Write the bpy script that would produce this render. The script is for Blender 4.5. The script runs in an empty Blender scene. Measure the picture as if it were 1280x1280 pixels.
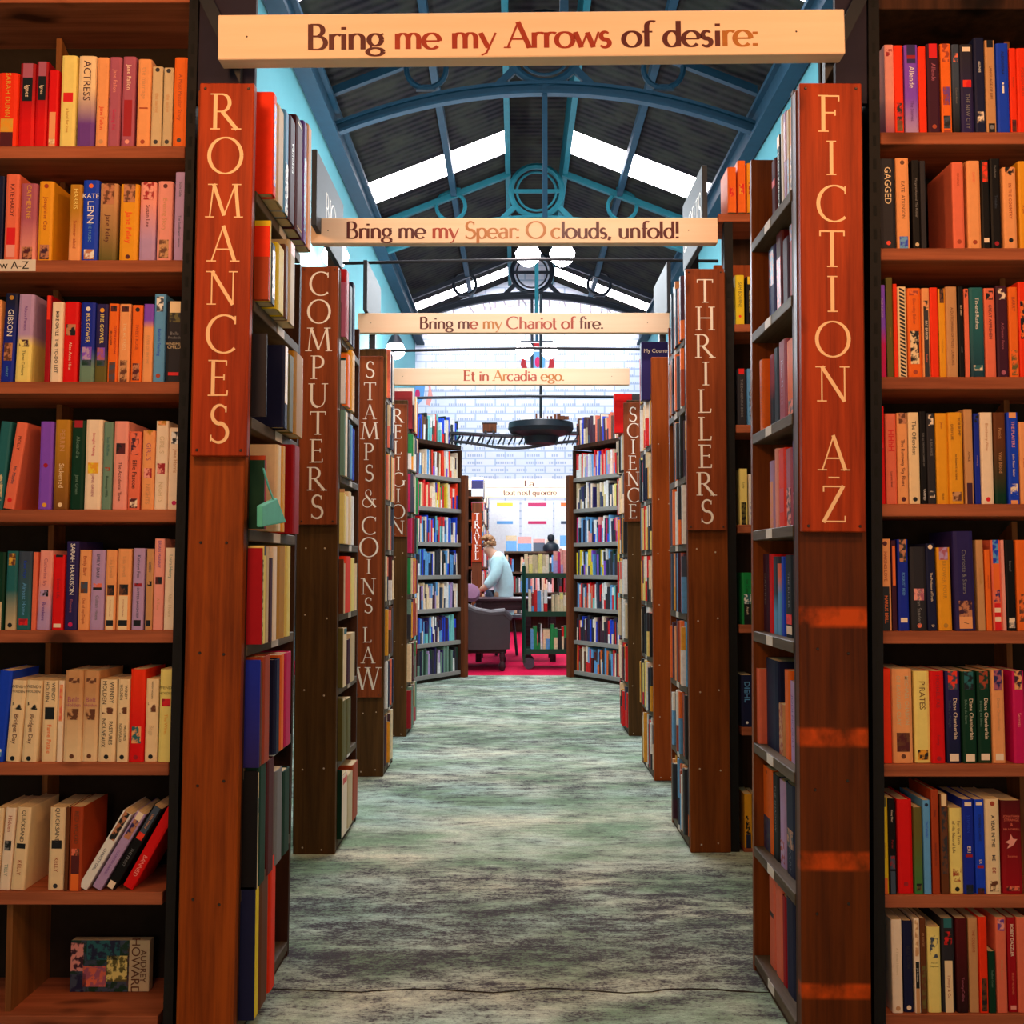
import bpy, math, random
from mathutils import Vector, Matrix, Euler
R = random.Random(7)
C = bpy.context.scene.collection
PI = math.pi
# ------------------------------------------------------------------ camera
F = 1300.0; CAMZ = 0.965
PITCH = math.atan(68 / F); YAW = math.atan(4 / F)
cam = bpy.data.objects.new('camera', bpy.data.cameras.new('camera'))
cam.data.sensor_width = 36; cam.data.lens = 36 * F / 1280; cam.data.clip_start = .05; cam.data.clip_end = 200
cam.location = (0, 0, CAMZ); cam.rotation_euler = (PI / 2 + PITCH, 0, YAW)
C.objects.link(cam); bpy.context.scene.camera = cam
RM = Euler((PI / 2 + PITCH, 0, YAW)).to_matrix()
def ray(u, v): return RM @ Vector(((u - 640) / F, (640 - v) / F, -1))
def PY(u, v, Y):
    d = ray(u, v); t = Y / d.y; return Vector((t * d.x, Y, CAMZ + t * d.z))
def PX(u, v, X):
    d = ray(u, v); t = X / d.x; return Vector((X, t * d.y, CAMZ + t * d.z))
def PZ(u, v, Z):
    d = ray(u, v); t = (Z - CAMZ) / d.z; return Vector((t * d.x, t * d.y, Z))
# ------------------------------------------------------------------ colours
def lin(c):
    return tuple((x / 255 / 12.92) if x / 255 <= .04045 else ((x / 255 + .055) / 1.055) ** 2.4 for x in c)
PAL = {k: lin(v) for k, v in {
 'cream': (246,216,172), 'pale': (250,226,202), 'peach': (244,166,108), 'orange': (244,112,34), 'vermilion': (246,54,16), 'red': (226,16,20),
 'crimson': (164,10,26), 'maroon': (84,14,20), 'salmon': (238,116,88), 'pink': (244,160,150), 'mauve': (176,92,118), 'lilac': (186,154,206),
 'purple': (112,64,156), 'violet': (134,78,214), 'navy': (24,28,66), 'blue': (24,44,170), 'royal': (22,66,214), 'sky': (98,164,224),
 'teal': (36,104,112), 'aqua': (120,206,204), 'green': (22,140,70), 'bottle': (10,54,36), 'olive': (104,96,44), 'sage': (112,146,130), 'yellow': (240,210,40),
 'lemon': (246,226,132), 'amber': (238,164,34), 'ochre': (190,134,36), 'tan': (206,152,104), 'brown': (104,56,28), 'rust': (170,64,28),
 'black': (16,14,18), 'charcoal': (44,42,50), 'grey': (128,126,130), 'white': (244,240,238), 'slate': (62,74,96), 'plum': (66,24,48),
 'magenta': (206,20,96), 'skin': (196,128,92), 'gold': (226,172,56), 'indigo': (44,34,96), 'beige': (214,190,150), 'iron': (30,28,30)}.items()}
def col(c): return PAL[c] if isinstance(c, str) else c
# ------------------------------------------------------------------ materials
def newmat(name):
    m = bpy.data.materials.new(name); m.use_nodes = True
    nt = m.node_tree; nt.nodes.clear()
    o = nt.nodes.new('ShaderNodeOutputMaterial'); b = nt.nodes.new('ShaderNodeBsdfPrincipled')
    nt.links.new(b.outputs[0], o.inputs[0]); return m, nt, b
def N(nt, t, **kw):
    n = nt.nodes.new(t)
    for k, v in kw.items():
        if hasattr(n, k): setattr(n, k, v)
        else: n.inputs[k.replace('_', ' ')].default_value = v
    return n
def L(nt, a, b): nt.links.new(a, b)
def mix(nt, f, a, b, mode='MIX'):
    n = nt.nodes.new('ShaderNodeMix'); n.data_type = 'RGBA'; n.blend_type = mode
    for i, x in ((0, f), (6, a), (7, b)):
        if hasattr(x, 'is_linked') or hasattr(x, 'links'): nt.links.new(x, n.inputs[i])
        elif i == 0: n.inputs[0].default_value = x
        else: n.inputs[i].default_value = (*x[:3], 1)
    return n.outputs[2]
def ramp(nt, fac, stops):
    n = nt.nodes.new('ShaderNodeValToRGB'); e = n.color_ramp.elements
    while len(e) < len(stops): e.new(.5)
    for x, (p, c) in zip(e, stops): x.position = p; x.color = (*c, 1) if len(c) == 3 else c
    nt.links.new(fac, n.inputs[0]); return n.outputs[0]
def noise(nt, vec, scale, detail=4, rough=.6):
    n = nt.nodes.new('ShaderNodeTexNoise'); n.inputs['Scale'].default_value = scale; n.inputs['Detail'].default_value = detail; n.inputs['Roughness'].default_value = rough
    if vec is not None: nt.links.new(vec, n.inputs['Vector'])
    return n.outputs[0]
def coords(nt, which='Object', scale=(1, 1, 1)):
    t = nt.nodes.new('ShaderNodeTexCoord'); m = nt.nodes.new('ShaderNodeMapping'); m.inputs['Scale'].default_value = scale
    nt.links.new(t.outputs[which], m.inputs[0]); return m.outputs[0]
def plain(name, c, rough=.5, metal=0, emit=0, var=.15, spec=.5, scale=30):
    m, nt, b = newmat(name); c = col(c)
    f = noise(nt, coords(nt), scale)
    o = mix(nt, f, tuple(x * (1 - var) for x in c), tuple(min(1, x * (1 + var)) for x in c))
    L(nt, o, b.inputs['Base Color']); b.inputs['Roughness'].default_value = rough; b.inputs['Metallic'].default_value = metal
    b.inputs['Specular IOR Level'].default_value = spec
    if emit: b.inputs['Emission Color'].default_value = (*c, 1); b.inputs['Emission Strength'].default_value = emit
    return m
def wood(name, c1, c2, axis='Z', scale=1.0, rough=.55, tint_bands=None, spec=.15, knots=True):
    """plank: grain stretched along one axis, darker knots"""
    m, nt, b = newmat(name)
    s = {'Z': (26, 26, 1.2), 'X': (1.2, 26, 26), 'Y': (26, 1.2, 26)}[axis]
    v = coords(nt, 'Object', tuple(x * scale for x in s))
    g = noise(nt, v, 1.6, 6, .65)
    o = ramp(nt, g, [(.3, col(c2)), (.62, col(c1))])
    s2 = {'Z': (9, 9, 4), 'X': (4, 9, 9), 'Y': (9, 4, 9)}[axis]
    k = noise(nt, coords(nt, 'Object', s2), 1.0, 2, .5)
    kf = ramp(nt, k, [(.64, (0, 0, 0)), (.74, (1, 1, 1))])
    if knots: o = mix(nt, kf, o, tuple(x * .3 for x in col(c2)))
    if tint_bands:                                  # coloured bands at set heights, broken up by noise
        wz, wc = tint_bands
        sp = nt.nodes.new('ShaderNodeSeparateXYZ'); L(nt, coords(nt), sp.inputs[0])
        tot = None
        for z0, hw in wz:
            a = nt.nodes.new('ShaderNodeMath'); a.operation = 'SUBTRACT'; L(nt, sp.outputs[2], a.inputs[0]); a.inputs[1].default_value = z0
            a2 = nt.nodes.new('ShaderNodeMath'); a2.operation = 'ABSOLUTE'; L(nt, a.outputs[0], a2.inputs[0])
            a3 = nt.nodes.new('ShaderNodeMapRange'); L(nt, a2.outputs[0], a3.inputs[0]); a3.inputs[1].default_value = hw; a3.inputs[2].default_value = hw * .6; a3.inputs[3].default_value = 0; a3.inputs[4].default_value = 1
            if tot is None: tot = a3.outputs[0]
            else:
                q = nt.nodes.new('ShaderNodeMath'); q.operation = 'MAXIMUM'; L(nt, tot, q.inputs[0]); L(nt, a3.outputs[0], q.inputs[1]); tot = q.outputs[0]
        pn = ramp(nt, noise(nt, coords(nt, 'Object', (7, 7, 5)), 2, 4), [(.36, (0, 0, 0)), (.6, (1, 1, 1))])
        q = nt.nodes.new('ShaderNodeMath'); q.operation = 'MULTIPLY'; L(nt, tot, q.inputs[0]); L(nt, pn, q.inputs[1])
        o = mix(nt, q.outputs[0], o, col(wc))
    L(nt, o, b.inputs['Base Color']); b.inputs['Roughness'].default_value = rough
    b.inputs['Specular IOR Level'].default_value = spec
    bp = nt.nodes.new('ShaderNodeBump'); bp.inputs['Strength'].default_value = .12; bp.inputs['Distance'].default_value = .002
    L(nt, g, bp.inputs['Height']); L(nt, bp.outputs[0], b.inputs['Normal'])
    return m
def attr(nt, name):
    a = nt.nodes.new('ShaderNodeAttribute'); a.attribute_type = 'OBJECT'; a.attribute_name = name; return a
def print_material():
    """printed book cover: object colour fading to a second ink c2 around height gm (width gw)"""
    m, nt, b = newmat('printed_cover')
    oi = nt.nodes.new('ShaderNodeObjectInfo')
    t = nt.nodes.new('ShaderNodeTexCoord'); sp = nt.nodes.new('ShaderNodeSeparateXYZ'); L(nt, t.outputs['Generated'], sp.inputs[0])
    lo = nt.nodes.new('ShaderNodeMath'); lo.operation = 'SUBTRACT'; L(nt, attr(nt, 'gm').outputs['Fac'], lo.inputs[0]); gw = attr(nt, 'gw').outputs['Fac']; L(nt, gw, lo.inputs[1])
    hi = nt.nodes.new('ShaderNodeMath'); hi.operation = 'ADD'; L(nt, attr(nt, 'gm').outputs['Fac'], hi.inputs[0]); L(nt, gw, hi.inputs[1])
    mr = nt.nodes.new('ShaderNodeMapRange'); L(nt, sp.outputs[2], mr.inputs[0]); L(nt, lo.outputs[0], mr.inputs[1]); L(nt, hi.outputs[0], mr.inputs[2])
    o = mix(nt, mr.outputs[0], attr(nt, 'c2').outputs['Color'], oi.outputs['Color'])
    f = noise(nt, coords(nt), 45, 5)
    o = mix(nt, .35, o, mix(nt, f, (.55, .55, .55), (1.25, 1.25, 1.25)), 'MULTIPLY')
    L(nt, o, b.inputs['Base Color']); b.inputs['Roughness'].default_value = .55; b.inputs['Specular IOR Level'].default_value = .18
    return m
def picture_material():
    """printed picture: blotches of two inks"""
    m, nt, b = newmat('printed_picture')
    oi = nt.nodes.new('ShaderNodeObjectInfo')
    n1 = noise(nt, coords(nt, 'Object'), 70, 3, .5)
    f = ramp(nt, n1, [(.46, (0, 0, 0)), (.54, (1, 1, 1))])
    o = mix(nt, f, oi.outputs['Color'], attr(nt, 'c2').outputs['Color'])
    L(nt, o, b.inputs['Base Color']); b.inputs['Roughness'].default_value = .4
    return m
def ink_material():
    m, nt, b = newmat('spine_ink'); oi = nt.nodes.new('ShaderNodeObjectInfo')
    L(nt, oi.outputs['Color'], b.inputs['Base Color']); b.inputs['Roughness'].default_value = .4; return m
def page_material():
    m, nt, b = newmat('page_edges')
    v = coords(nt, 'Object', (900, 3, 3)); f = noise(nt, v, 1, 2)
    L(nt, mix(nt, f, lin((196, 168, 120)), lin((238, 216, 172))), b.inputs['Base Color']); b.inputs['Roughness'].default_value = .9; return m
def vcol_material():
    m, nt, b = newmat('far_covers'); a = nt.nodes.new('ShaderNodeAttribute'); a.attribute_name = 'Col'
    f = noise(nt, coords(nt), 60, 3)
    L(nt, mix(nt, .45, a.outputs['Color'], mix(nt, f, (.3, .3, .3), (1.5, 1.5, 1.5)), 'MULTIPLY'), b.inputs['Base Color']); b.inputs['Roughness'].default_value = .5; return m
M_PRINT, M_PIC, M_INK, M_PAGE, M_VCOL = print_material(), picture_material(), ink_material(), page_material(), vcol_material()
# ------------------------------------------------------------------ mesh building
class MB:
    def __init__(s): s.v = []; s.f = []; s.mi = []; s.c = []
    def add(s, vs, fs, mi=0, c=None):
        o = len(s.v); s.v += [tuple(x) for x in vs]
        for f in fs: s.f.append(tuple(o + i for i in f)); s.mi.append(mi); s.c.append(c)
    def box(s, x0, x1, y0, y1, z0, z1, mi=0, c=None):
        x0, x1 = min(x0, x1), max(x0, x1); y0, y1 = min(y0, y1), max(y0, y1); z0, z1 = min(z0, z1), max(z0, z1)
        s.add([(x0,y0,z0),(x1,y0,z0),(x1,y1,z0),(x0,y1,z0),(x0,y0,z1),(x1,y0,z1),(x1,y1,z1),(x0,y1,z1)],
              [(3,2,1,0),(4,5,6,7),(0,1,5,4),(1,2,6,5),(2,3,7,6),(3,0,4,7)], mi, c); return s
    def hexa(s, p, mi=0, c=None):
        s.add(p, [(3,2,1,0),(4,5,6,7),(0,1,5,4),(1,2,6,5),(2,3,7,6),(3,0,4,7)], mi, c); return s
    def bbox(s, x0, x1, y0, y1, z0, z1, e=.003, mi=0):
        """box with chamfered edges (octagon in x-y, tapered at top and bottom)"""
        def ringp(i, z): return [(x0+i,y0+e,z),(x0+e,y0+i,z),(x1-e,y0+i,z),(x1-i,y0+e,z),(x1-i,y1-e,z),(x1-e,y1-i,z),(x0+e,y1-i,z),(x0+i,y1-e,z)]
        vs = ringp(e, z0) + ringp(0, z0 + e) + ringp(0, z1 - e) + ringp(e, z1)
        fs = [tuple(range(7, -1, -1)), tuple(range(24, 32))]
        for k in range(3):
            for i in range(8): fs.append((k*8+i, k*8+(i+1) % 8, (k+1)*8+(i+1) % 8, (k+1)*8+i))
        s.add(vs, fs, mi); return s
    def tube(s, pts, r, n=8, mi=0, closed=False, cap=True):
        pts = [Vector(p) for p in pts]; rs = r if isinstance(r, (list, tuple)) else [r] * len(pts); vs = []; m = len(pts)
        up = None
        for i, p in enumerate(pts):
            a = pts[(i-1) % m] if (closed or i > 0) else p; b = pts[(i+1) % m] if (closed or i < m-1) else p
            t = (b - a).normalized()
            if up is None: up = Vector((0,0,1)) if abs(t.z) < .9 else Vector((1,0,0))
            x = t.cross(up).normalized(); y = x.cross(t).normalized(); up = y
            for k in range(n):
                an = 2*PI*k/n; vs.append(p + (x*math.cos(an) + y*math.sin(an)) * rs[i])
        fs = []
        for i in range(m if closed else m-1):
            j = (i+1) % m
            for k in range(n): fs.append((i*n+k, i*n+(k+1) % n, j*n+(k+1) % n, j*n+k))
        if not closed and cap: fs += [tuple(range(n-1, -1, -1)), tuple((m-1)*n+k for k in range(n))]
        s.add(vs, fs, mi); return s
    def lathe(s, prof, c=(0,0,0), n=16, mi=0):
        vs = []; m = len(prof)
        for r, z in prof:
            for k in range(n): a = 2*PI*k/n; vs.append((c[0]+r*math.cos(a), c[1]+r*math.sin(a), c[2]+z))
        fs = [(i*n+k, i*n+(k+1) % n, (i+1)*n+(k+1) % n, (i+1)*n+k) for i in range(m-1) for k in range(n)]
        fs += [tuple(range(n-1, -1, -1)), tuple((m-1)*n+k for k in range(n))]
        s.add(vs, fs, mi); return s
    def strip(s, a, b, th, axis=(0,1,0), mi=0):
        """closed ribbon between polylines a and b thickened along axis"""
        t = Vector(axis) * th; n = len(a); vs = [Vector(p) for p in a] + [Vector(p) for p in b]; vs += [p + t for p in vs]; fs = []
        for i in range(n-1):
            fs += [(i, i+1, n+i+1, n+i), (2*n+i+1, 2*n+i, 3*n+i, 3*n+i+1), (i+1, i, 2*n+i, 2*n+i+1), (n+i, n+i+1, 3*n+i+1, 3*n+i)]
        fs += [(0, n, 3*n, 2*n), (n-1, 2*n+n-1, 3*n+n-1, 2*n-1)]
        s.add(vs, fs, mi); return s
    def build(s, name, mat=None, parent=None, smooth=False, bevel=0):
        me = bpy.data.meshes.new(name); me.from_pydata(s.v, [], s.f)
        for m in (mat if isinstance(mat, list) else [mat] if mat else []): me.materials.append(m)
        me.polygons.foreach_set('material_index', s.mi)
        if any(c is not None for c in s.c):
            ca = me.color_attributes.new('Col', 'FLOAT_COLOR', 'CORNER')
            for p, c in zip(me.polygons, s.c):
                for li in p.loop_indices: ca.data[li].color = (*(c or (1,1,1)), 1)
        if smooth:
            me.polygons.foreach_set('use_smooth', [True] * len(s.f)); me.set_sharp_from_angle(angle=.6)
        o = bpy.data.objects.new(name, me); C.objects.link(o)
        if parent: o.parent = parent
        if bevel:
            b = o.modifiers.new('bevel', 'BEVEL'); b.width = bevel; b.segments = 2; b.limit_method = 'ANGLE'
        return o
def empty(name, loc=(0,0,0), rz=0):
    o = bpy.data.objects.new(name, None); C.objects.link(o); o.location = loc; o.rotation_euler = (0, 0, rz); o.empty_display_size = .1; return o
def tag(o, label, cat, group=None, kind=None):
    o['label'] = label; o['category'] = cat
    if group: o['group'] = group
    if kind: o['kind'] = kind
    return o
def struct(o): o['kind'] = 'structure'; return o
ORD = ['first','second','third','fourth','fifth','sixth','seventh','eighth','ninth','tenth','eleventh','twelfth','thirteenth','fourteenth','fifteenth','sixteenth','seventeenth']
# ------------------------------------------------------------------ lettering (roman strokes, thick and thin by direction)
def arc(cx, cy, rx, ry, a0, a1, n=22):
    return [(cx + rx*math.cos(math.radians(a0+(a1-a0)*i/n)), cy + ry*math.sin(math.radians(a0+(a1-a0)*i/n))) for i in range(n+1)]
def S_(k=1.0): return arc(.29*k, .745*k, .2*k, .245*k, 35, 262, 20) + arc(.27*k, .255*k, .235*k, .255*k, 80, -150, 22)
TH, TN = 'T', 't'
def stem(x, y0=0, y1=1): return ([(x, y0), (x, y1)], TH)
G = {
 'A': ([([(.03,0),(.365,1.02)],TN), ([(.35,1.02),(.70,0)],TH), ([(.15,.35),(.57,.35)],TN)], [(.03,0),(.70,0)], .74),
 'B': ([stem(.13), ([(.13,.985),(.3,.985)]+arc(.3,.755,.2,.23,90,-90)+[(.13,.525)],None), ([(.13,.52),(.34,.52)]+arc(.34,.265,.24,.255,90,-90)+[(.13,.015)],None)], [], .66),
 'C': ([(arc(.48,.5,.44,.5,48,312,30),None), ([(.775,.98),(.775,.76)],TN)], [], .86),
 'D': ([stem(.13), ([(.13,.98),(.3,.98)]+arc(.3,.5,.42,.48,90,-90)+[(.13,.02)],None)], [], .8),
 'E': ([stem(.13), ([(.13,.975),(.50,.975)],TN), ([(.13,.52),(.44,.52)],TN), ([(.13,.025),(.53,.025)],TN), ([(.50,.99),(.50,.85)],TN), ([(.53,.01),(.54,.16)],TN), ([(.44,.6),(.44,.44)],TN)], [(.13,0),(.13,1)], .6),
 'F': ([stem(.13), ([(.13,.975),(.54,.975)],TN), ([(.13,.52),(.44,.52)],TN), ([(.54,.99),(.54,.83)],TN), ([(.44,.6),(.44,.44)],TN)], [(.13,0),(.13,1)], .58),
 'G': ([(arc(.48,.5,.44,.5,48,330,30),None), ([(.775,.98),(.775,.78)],TN), stem(.84,.1,.44)], [(.84,.44)], .94),
 'H': ([stem(.13), stem(.67), ([(.13,.52),(.67,.52)],TN)], [(.13,0),(.13,1),(.67,0),(.67,1)], .8),
 'I': ([stem(.16)], [(.16,0),(.16,1)], .32),
 'K': ([stem(.13), ([(.6,1),(.16,.48)],TN), ([(.3,.62),(.7,0)],TH)], [(.13,0),(.13,1),(.6,1)], .72),
 'L': ([stem(.13), ([(.13,.025),(.52,.025)],TN), ([(.52,.01),(.54,.18)],TN)], [(.13,0),(.13,1)], .58),
 'M': ([([(.07,0),(.17,1)],TN), ([(.17,1),(.5,.06)],TH), ([(.5,.06),(.83,1)],TN), ([(.83,1),(.93,0)],TH)], [(.07,0),(.93,0),(.14,1),(.86,1)], 1.0),
 'N': ([([(.12,0),(.12,1)],TN), ([(.12,1),(.76,0)],TH), ([(.76,0),(.76,1)],TN)], [(.12,0),(.08,1),(.76,1)], .88),
 'O': ([(arc(.48,.5,.45,.5,0,360,40),None)], [], .96),
 'P': ([stem(.13), ([(.13,.98),(.3,.98)]+arc(.3,.73,.22,.25,90,-90)+[(.13,.48)],None)], [(.13,0),(.13,1)], .58),
 'R': ([stem(.13), ([(.13,.98),(.3,.98)]+arc(.3,.74,.22,.24,90,-90)+[(.13,.5)],None), ([(.32,.5),(.74,0)],TH)], [(.13,0),(.13,1),(.72,0)], .74),
 'S': ([(S_(),'S'), ([(.455,.97),(.455,.80)],TN), ([(.06,.2),(.06,.03)],TN)], [], .56),
 'T': ([stem(.34), ([(.02,.975),(.66,.975)],TN), ([(.02,.99),(.02,.84)],TN), ([(.66,.99),(.66,.84)],TN)], [(.34,0)], .68),
 'U': ([([(.14,1),(.14,.34)]+arc(.42,.33,.28,.33,180,270,10),TH), (arc(.42,.33,.28,.33,270,360,10)+[(.70,1)],TN)], [(.14,1),(.70,1)], .84),
 'V': ([([(.03,1),(.36,0)],TH), ([(.36,0),(.68,1)],TN)], [(.03,1),(.68,1)], .72),
 'W': ([([(.03,1),(.28,0)],TH), ([(.28,0),(.5,.98)],TN), ([(.5,.98),(.76,0)],TH), ([(.76,0),(1.0,1)],TN)], [(.03,1),(.5,1),(1.0,1)], 1.04),
 'Z': ([([(.06,.975),(.6,.975)],TN), ([(.6,1),(.05,0)],TH), ([(.05,.025),(.64,.025)],TN), ([(.06,.99),(.06,.83)],TN), ([(.64,.01),(.64,.18)],TN)], [], .68),
 '&': ([(arc(.36,.79,.16,.2,-40,215,18),TN), ([(.225,.68),(.78,0)],TH), (arc(.31,.26,.27,.26,110,340,18)+[(.66,.46)],TN)], [(.66,.47)], .8),
 '-': ([([(.04,.42),(.36,.42)],TN)], [], .4),
 'a': ([stem(.41,0,.42), (arc(.25,.43,.16,.17,0,150,12),None), ([(.41,.35),(.26,.34)]+arc(.24,.175,.19,.165,90,270,14)+[(.41,.08)],None)], [], .52),
 'b': ([stem(.1), (arc(.30,.3,.21,.3,0,360,26),None)], [], .58),
 'c': ([(arc(.27,.3,.24,.3,48,312,20),None)], [], .5),
 'd': ([stem(.46), (arc(.26,.3,.21,.3,0,360,26),None)], [], .58),
 'e': ([(arc(.27,.3,.24,.3,0,318,24),None), ([(.04,.3),(.51,.3)],TN)], [], .56),
 'f': ([([(.15,0),(.15,.8)],TH), (arc(.31,.8,.16,.2,180,55,10),None), ([(.02,.585),(.32,.585)],TN)], [], .34),
 'g': ([(arc(.25,.37,.19,.23,0,360,22),None), (arc(.25,-.1,.23,.15,0,360,22),None), ([(.12,.2),(.12,.04)],TN), ([(.38,.54),(.5,.6)],TN)], [], .52),
 'h': ([stem(.1), (arc(.28,.4,.18,.2,180,0,14)+[(.46,0)],None)], [], .58),
 'i': ([stem(.1,0,.6), ([(.1,.78),(.1,.88)],TH)], [], .22),
 'l': ([stem(.1)], [], .22),
 'm': ([stem(.1,0,.6), (arc(.26,.4,.16,.2,180,0,12)+[(.42,0)],None), (arc(.58,.4,.16,.2,180,0,12)+[(.74,0)],None)], [], .86),
 'n': ([stem(.1,0,.6), (arc(.28,.4,.18,.2,180,0,14)+[(.46,0)],None)], [], .58),
 'o': ([(arc(.28,.3,.25,.3,0,360,26),None)], [], .58),
 'p': ([stem(.1,-.28,.6), (arc(.30,.3,.21,.3,0,360,26),None)], [], .58),
 'q': ([stem(.46,-.28,.6), (arc(.26,.3,.21,.3,0,360,26),None)], [], .58),
 'r': ([stem(.1,0,.6), (arc(.27,.4,.17,.19,180,50,10),None)], [], .37),
 's': ([(S_(.6),'S')], [], .4),
 't': ([([(.15,.85),(.15,.16)]+arc(.27,.16,.12,.15,180,290,8),TH), ([(.02,.585),(.31,.585)],TN)], [], .36),
 'u': ([([(.1,.6),(.1,.2)]+arc(.28,.2,.18,.2,180,360,14)+[(.46,.6)],None), stem(.46,0,.6)], [], .58),
 'w': ([([(.02,.6),(.2,0)],TH), ([(.2,0),(.38,.58)],TN), ([(.38,.58),(.56,0)],TH), ([(.56,0),(.72,.6)],TN)], [], .74),
 'y': ([([(.02,.6),(.25,.02)],TH), ([(.48,.6),(.2,-.18),(.05,-.27)],TN)], [], .5),
 '.': ([([(.08,0),(.08,.1)],TH)], [], .22), ',': ([([(.1,.1),(.05,-.12)],TH)], [], .22),
 ':': ([([(.08,0),(.08,.1)],TH), ([(.08,.45),(.08,.55)],TH)], [], .22), '!': ([([(.1,.28),(.1,1)],TH), ([(.1,0),(.1,.1)],TH)], [], .24),
 "'": ([([(.08,1),(.05,.8)],TH)], [], .16), ' ': ([], [], .3),
}
G['\u00e0'] = (G['a'][0] + [([(.16,.86),(.3,.7)],TN)], [], .52)
def glyph(mb, ch, ox, oy, sx, sz, put, thick=.115, thin=.045, mi=0, serif=.085, nrm=(0, -1, 0)):
    st, se, adv = G[ch]; put0 = put; K = [0]
    def put(a, b):
        p = put0(a, b); e = K[0] * 5e-5; return (p[0] + nrm[0]*e, p[1] + nrm[1]*e, p[2])
    for pts, mode in st:
        K[0] += 1; n = len(pts); vs = []
        for i in range(n):
            a = pts[max(0, i-1)]; b = pts[min(n-1, i+1)]
            if n > 3 and pts[0] == pts[-1]: a = pts[(i-1) % (n-1)]; b = pts[(i+1) % (n-1)]
            tx, ty = b[0]-a[0], b[1]-a[1]; l = math.hypot(tx, ty) or 1; tx /= l; ty /= l
            w = thick if mode == TH else thin if mode == TN else thin + (thick-thin) * (math.sin(PI*i/(n-1)) ** .8) if mode == 'S' else thin + (thick-thin) * abs(ty) ** 1.3
            vs += [(pts[i][0]-ty*w/2, pts[i][1]+tx*w/2), (pts[i][0]+ty*w/2, pts[i][1]-tx*w/2)]
        mb.add([put(ox + x*sx, oy + y*sz) for x, y in vs], [(2*i, 2*i+1, 2*i+3, 2*i+2) for i in range(n-1)], mi)
    for x, y in se:
        K[0] += 1; y0, y1 = (y, y+thin*.8) if y < .3 else (y-thin*.8, y)
        q = [(x-serif-thick/2, y0), (x+serif+thick/2, y0), (x+serif+thick/2, y1), (x-serif-thick/2, y1)]
        mb.add([put(ox + a*sx, oy + b*sz) for a, b in q], [(0,1,2,3)], mi)
    return adv
def line_text(name, text, x0, x1, zb, cap, y, mats, pick, parent, thick=.155, thin=.062, put=None):
    """a line of roman text from x0 to x1 standing on zb, facing -Y at depth y"""
    tot = sum(G[c][2] for c in text); sx = (x1-x0)/tot; mb = MB(); o = x0; i = 0; wi = 0
    put = put or (lambda a, b: (a, y, b))
    for c in text:
        if c == ' ': wi += 1
        G_adv = glyph(mb, c, o, zb, sx, cap, put, thick, thin, pick(i, wi), serif=.03)
        o += G_adv * sx; i += 1
    return mb.build(name, mats, parent)
# ------------------------------------------------------------------ named materials
M = {}
M['sign'] = wood('stained_sign_board', lin((180, 64, 22)), lin((118, 36, 10)), 'Z', 1, .5)
M['sign2'] = wood('brown_sign_board', lin((150, 72, 36)), lin((104, 46, 22)), 'Z', 1, .45)
M['board_r'] = wood('stained_end_board', lin((160, 74, 18)), lin((96, 38, 8)), 'Z', 1, .5)
M['board_f'] = wood('dark_stained_end_board', lin((104, 48, 12)), lin((62, 26, 8)), 'Z', 1, .42,
                    tint_bands=([(.862, .024), (.619, .022), (.372, .022), (.116, .018)], lin((206, 78, 18))))
M['board_d'] = wood('walnut_end_board', lin((96, 64, 30)), lin((60, 38, 18)), 'Z', 1, .45)
M['board_o'] = wood('orange_stained_end_board', lin((176, 82, 26)), lin((132, 54, 16)), 'Z', 1, .45)
M['board_t'] = wood('thriller_end_board', lin((140, 72, 26)), lin((92, 44, 14)), 'Z', 1, .45)
M['lip'] = wood('shelf_board', lin((178, 100, 68)), lin((132, 70, 46)), 'X', 1, .6)
M['lipY'] = wood('side_shelf_board', lin((104, 88, 70)), lin((70, 58, 46)), 'Y', 1, .6)
M['div'] = wood('divider_board', lin((150, 96, 52)), lin((110, 66, 34)), 'Z', 1, .6)
M['case'] = wood('carcass_board', lin((74, 44, 28)), lin((44, 26, 18)), 'Z', 1, .6)
M['casefar'] = wood('far_carcass_board', lin((120, 64, 34)), lin((84, 42, 22)), 'Z', 1, .55)
M['back'] = plain('dark_back_panel', (.026, .018, .012), .9, var=.3, spec=.1)
M['slatepanel'] = plain('dark_slate_panel', lin((44, 40, 56)), .7, spec=.15)
M['farshelf'] = plain('grey_shelf_edge', lin((150, 144, 138)), .7)
M['plank'] = wood('pale_pine_plank', lin((250, 220, 192)), lin((246, 208, 176)), 'X', .5, .5, knots=False)
M['steel'] = plain('black_steel', (.010, .009, .010), .6, .1, spec=.2)
M['hole'] = plain('slot_dark', (.002, .002, .002), .9)
M['letter'] = plain('cream_letter_paint', lin((255, 206, 156)), .5, var=.04)
M['letterw'] = plain('pale_letter_paint', lin((250, 238, 226)), .5, var=.04)
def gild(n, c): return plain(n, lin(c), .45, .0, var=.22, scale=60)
M['ink_d'] = gild('gilt_dark_reflection', (86, 26, 14)); M['ink_m'] = gild('gilt_copper_reflection', (160, 52, 14)); M['ink_g'] = gild('gilt_bright_reflection', (176, 106, 22))  # reflections in the gold leaf, painted as three letter tones
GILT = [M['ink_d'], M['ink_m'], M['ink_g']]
M['greyboard'] = plain('grey_direction_board', lin((62, 66, 74)), .6, var=.08, spec=.15)
M['screw'] = plain('screw_head', (.08, .06, .05), .35, .8)
M['pin'] = plain('pale_screw_cap', lin((214, 190, 160)), .5)
M['tag'] = plain('white_card', lin((226, 214, 204)), .6, var=.06)
M['beam'] = plain('blue_painted_iron', lin((18, 50, 66)), .6, .0, var=.25, scale=8, spec=.15)
M['beam2'] = plain('teal_painted_iron', lin((22, 88, 98)), .6, .0, var=.25, scale=8, spec=.15)
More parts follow.
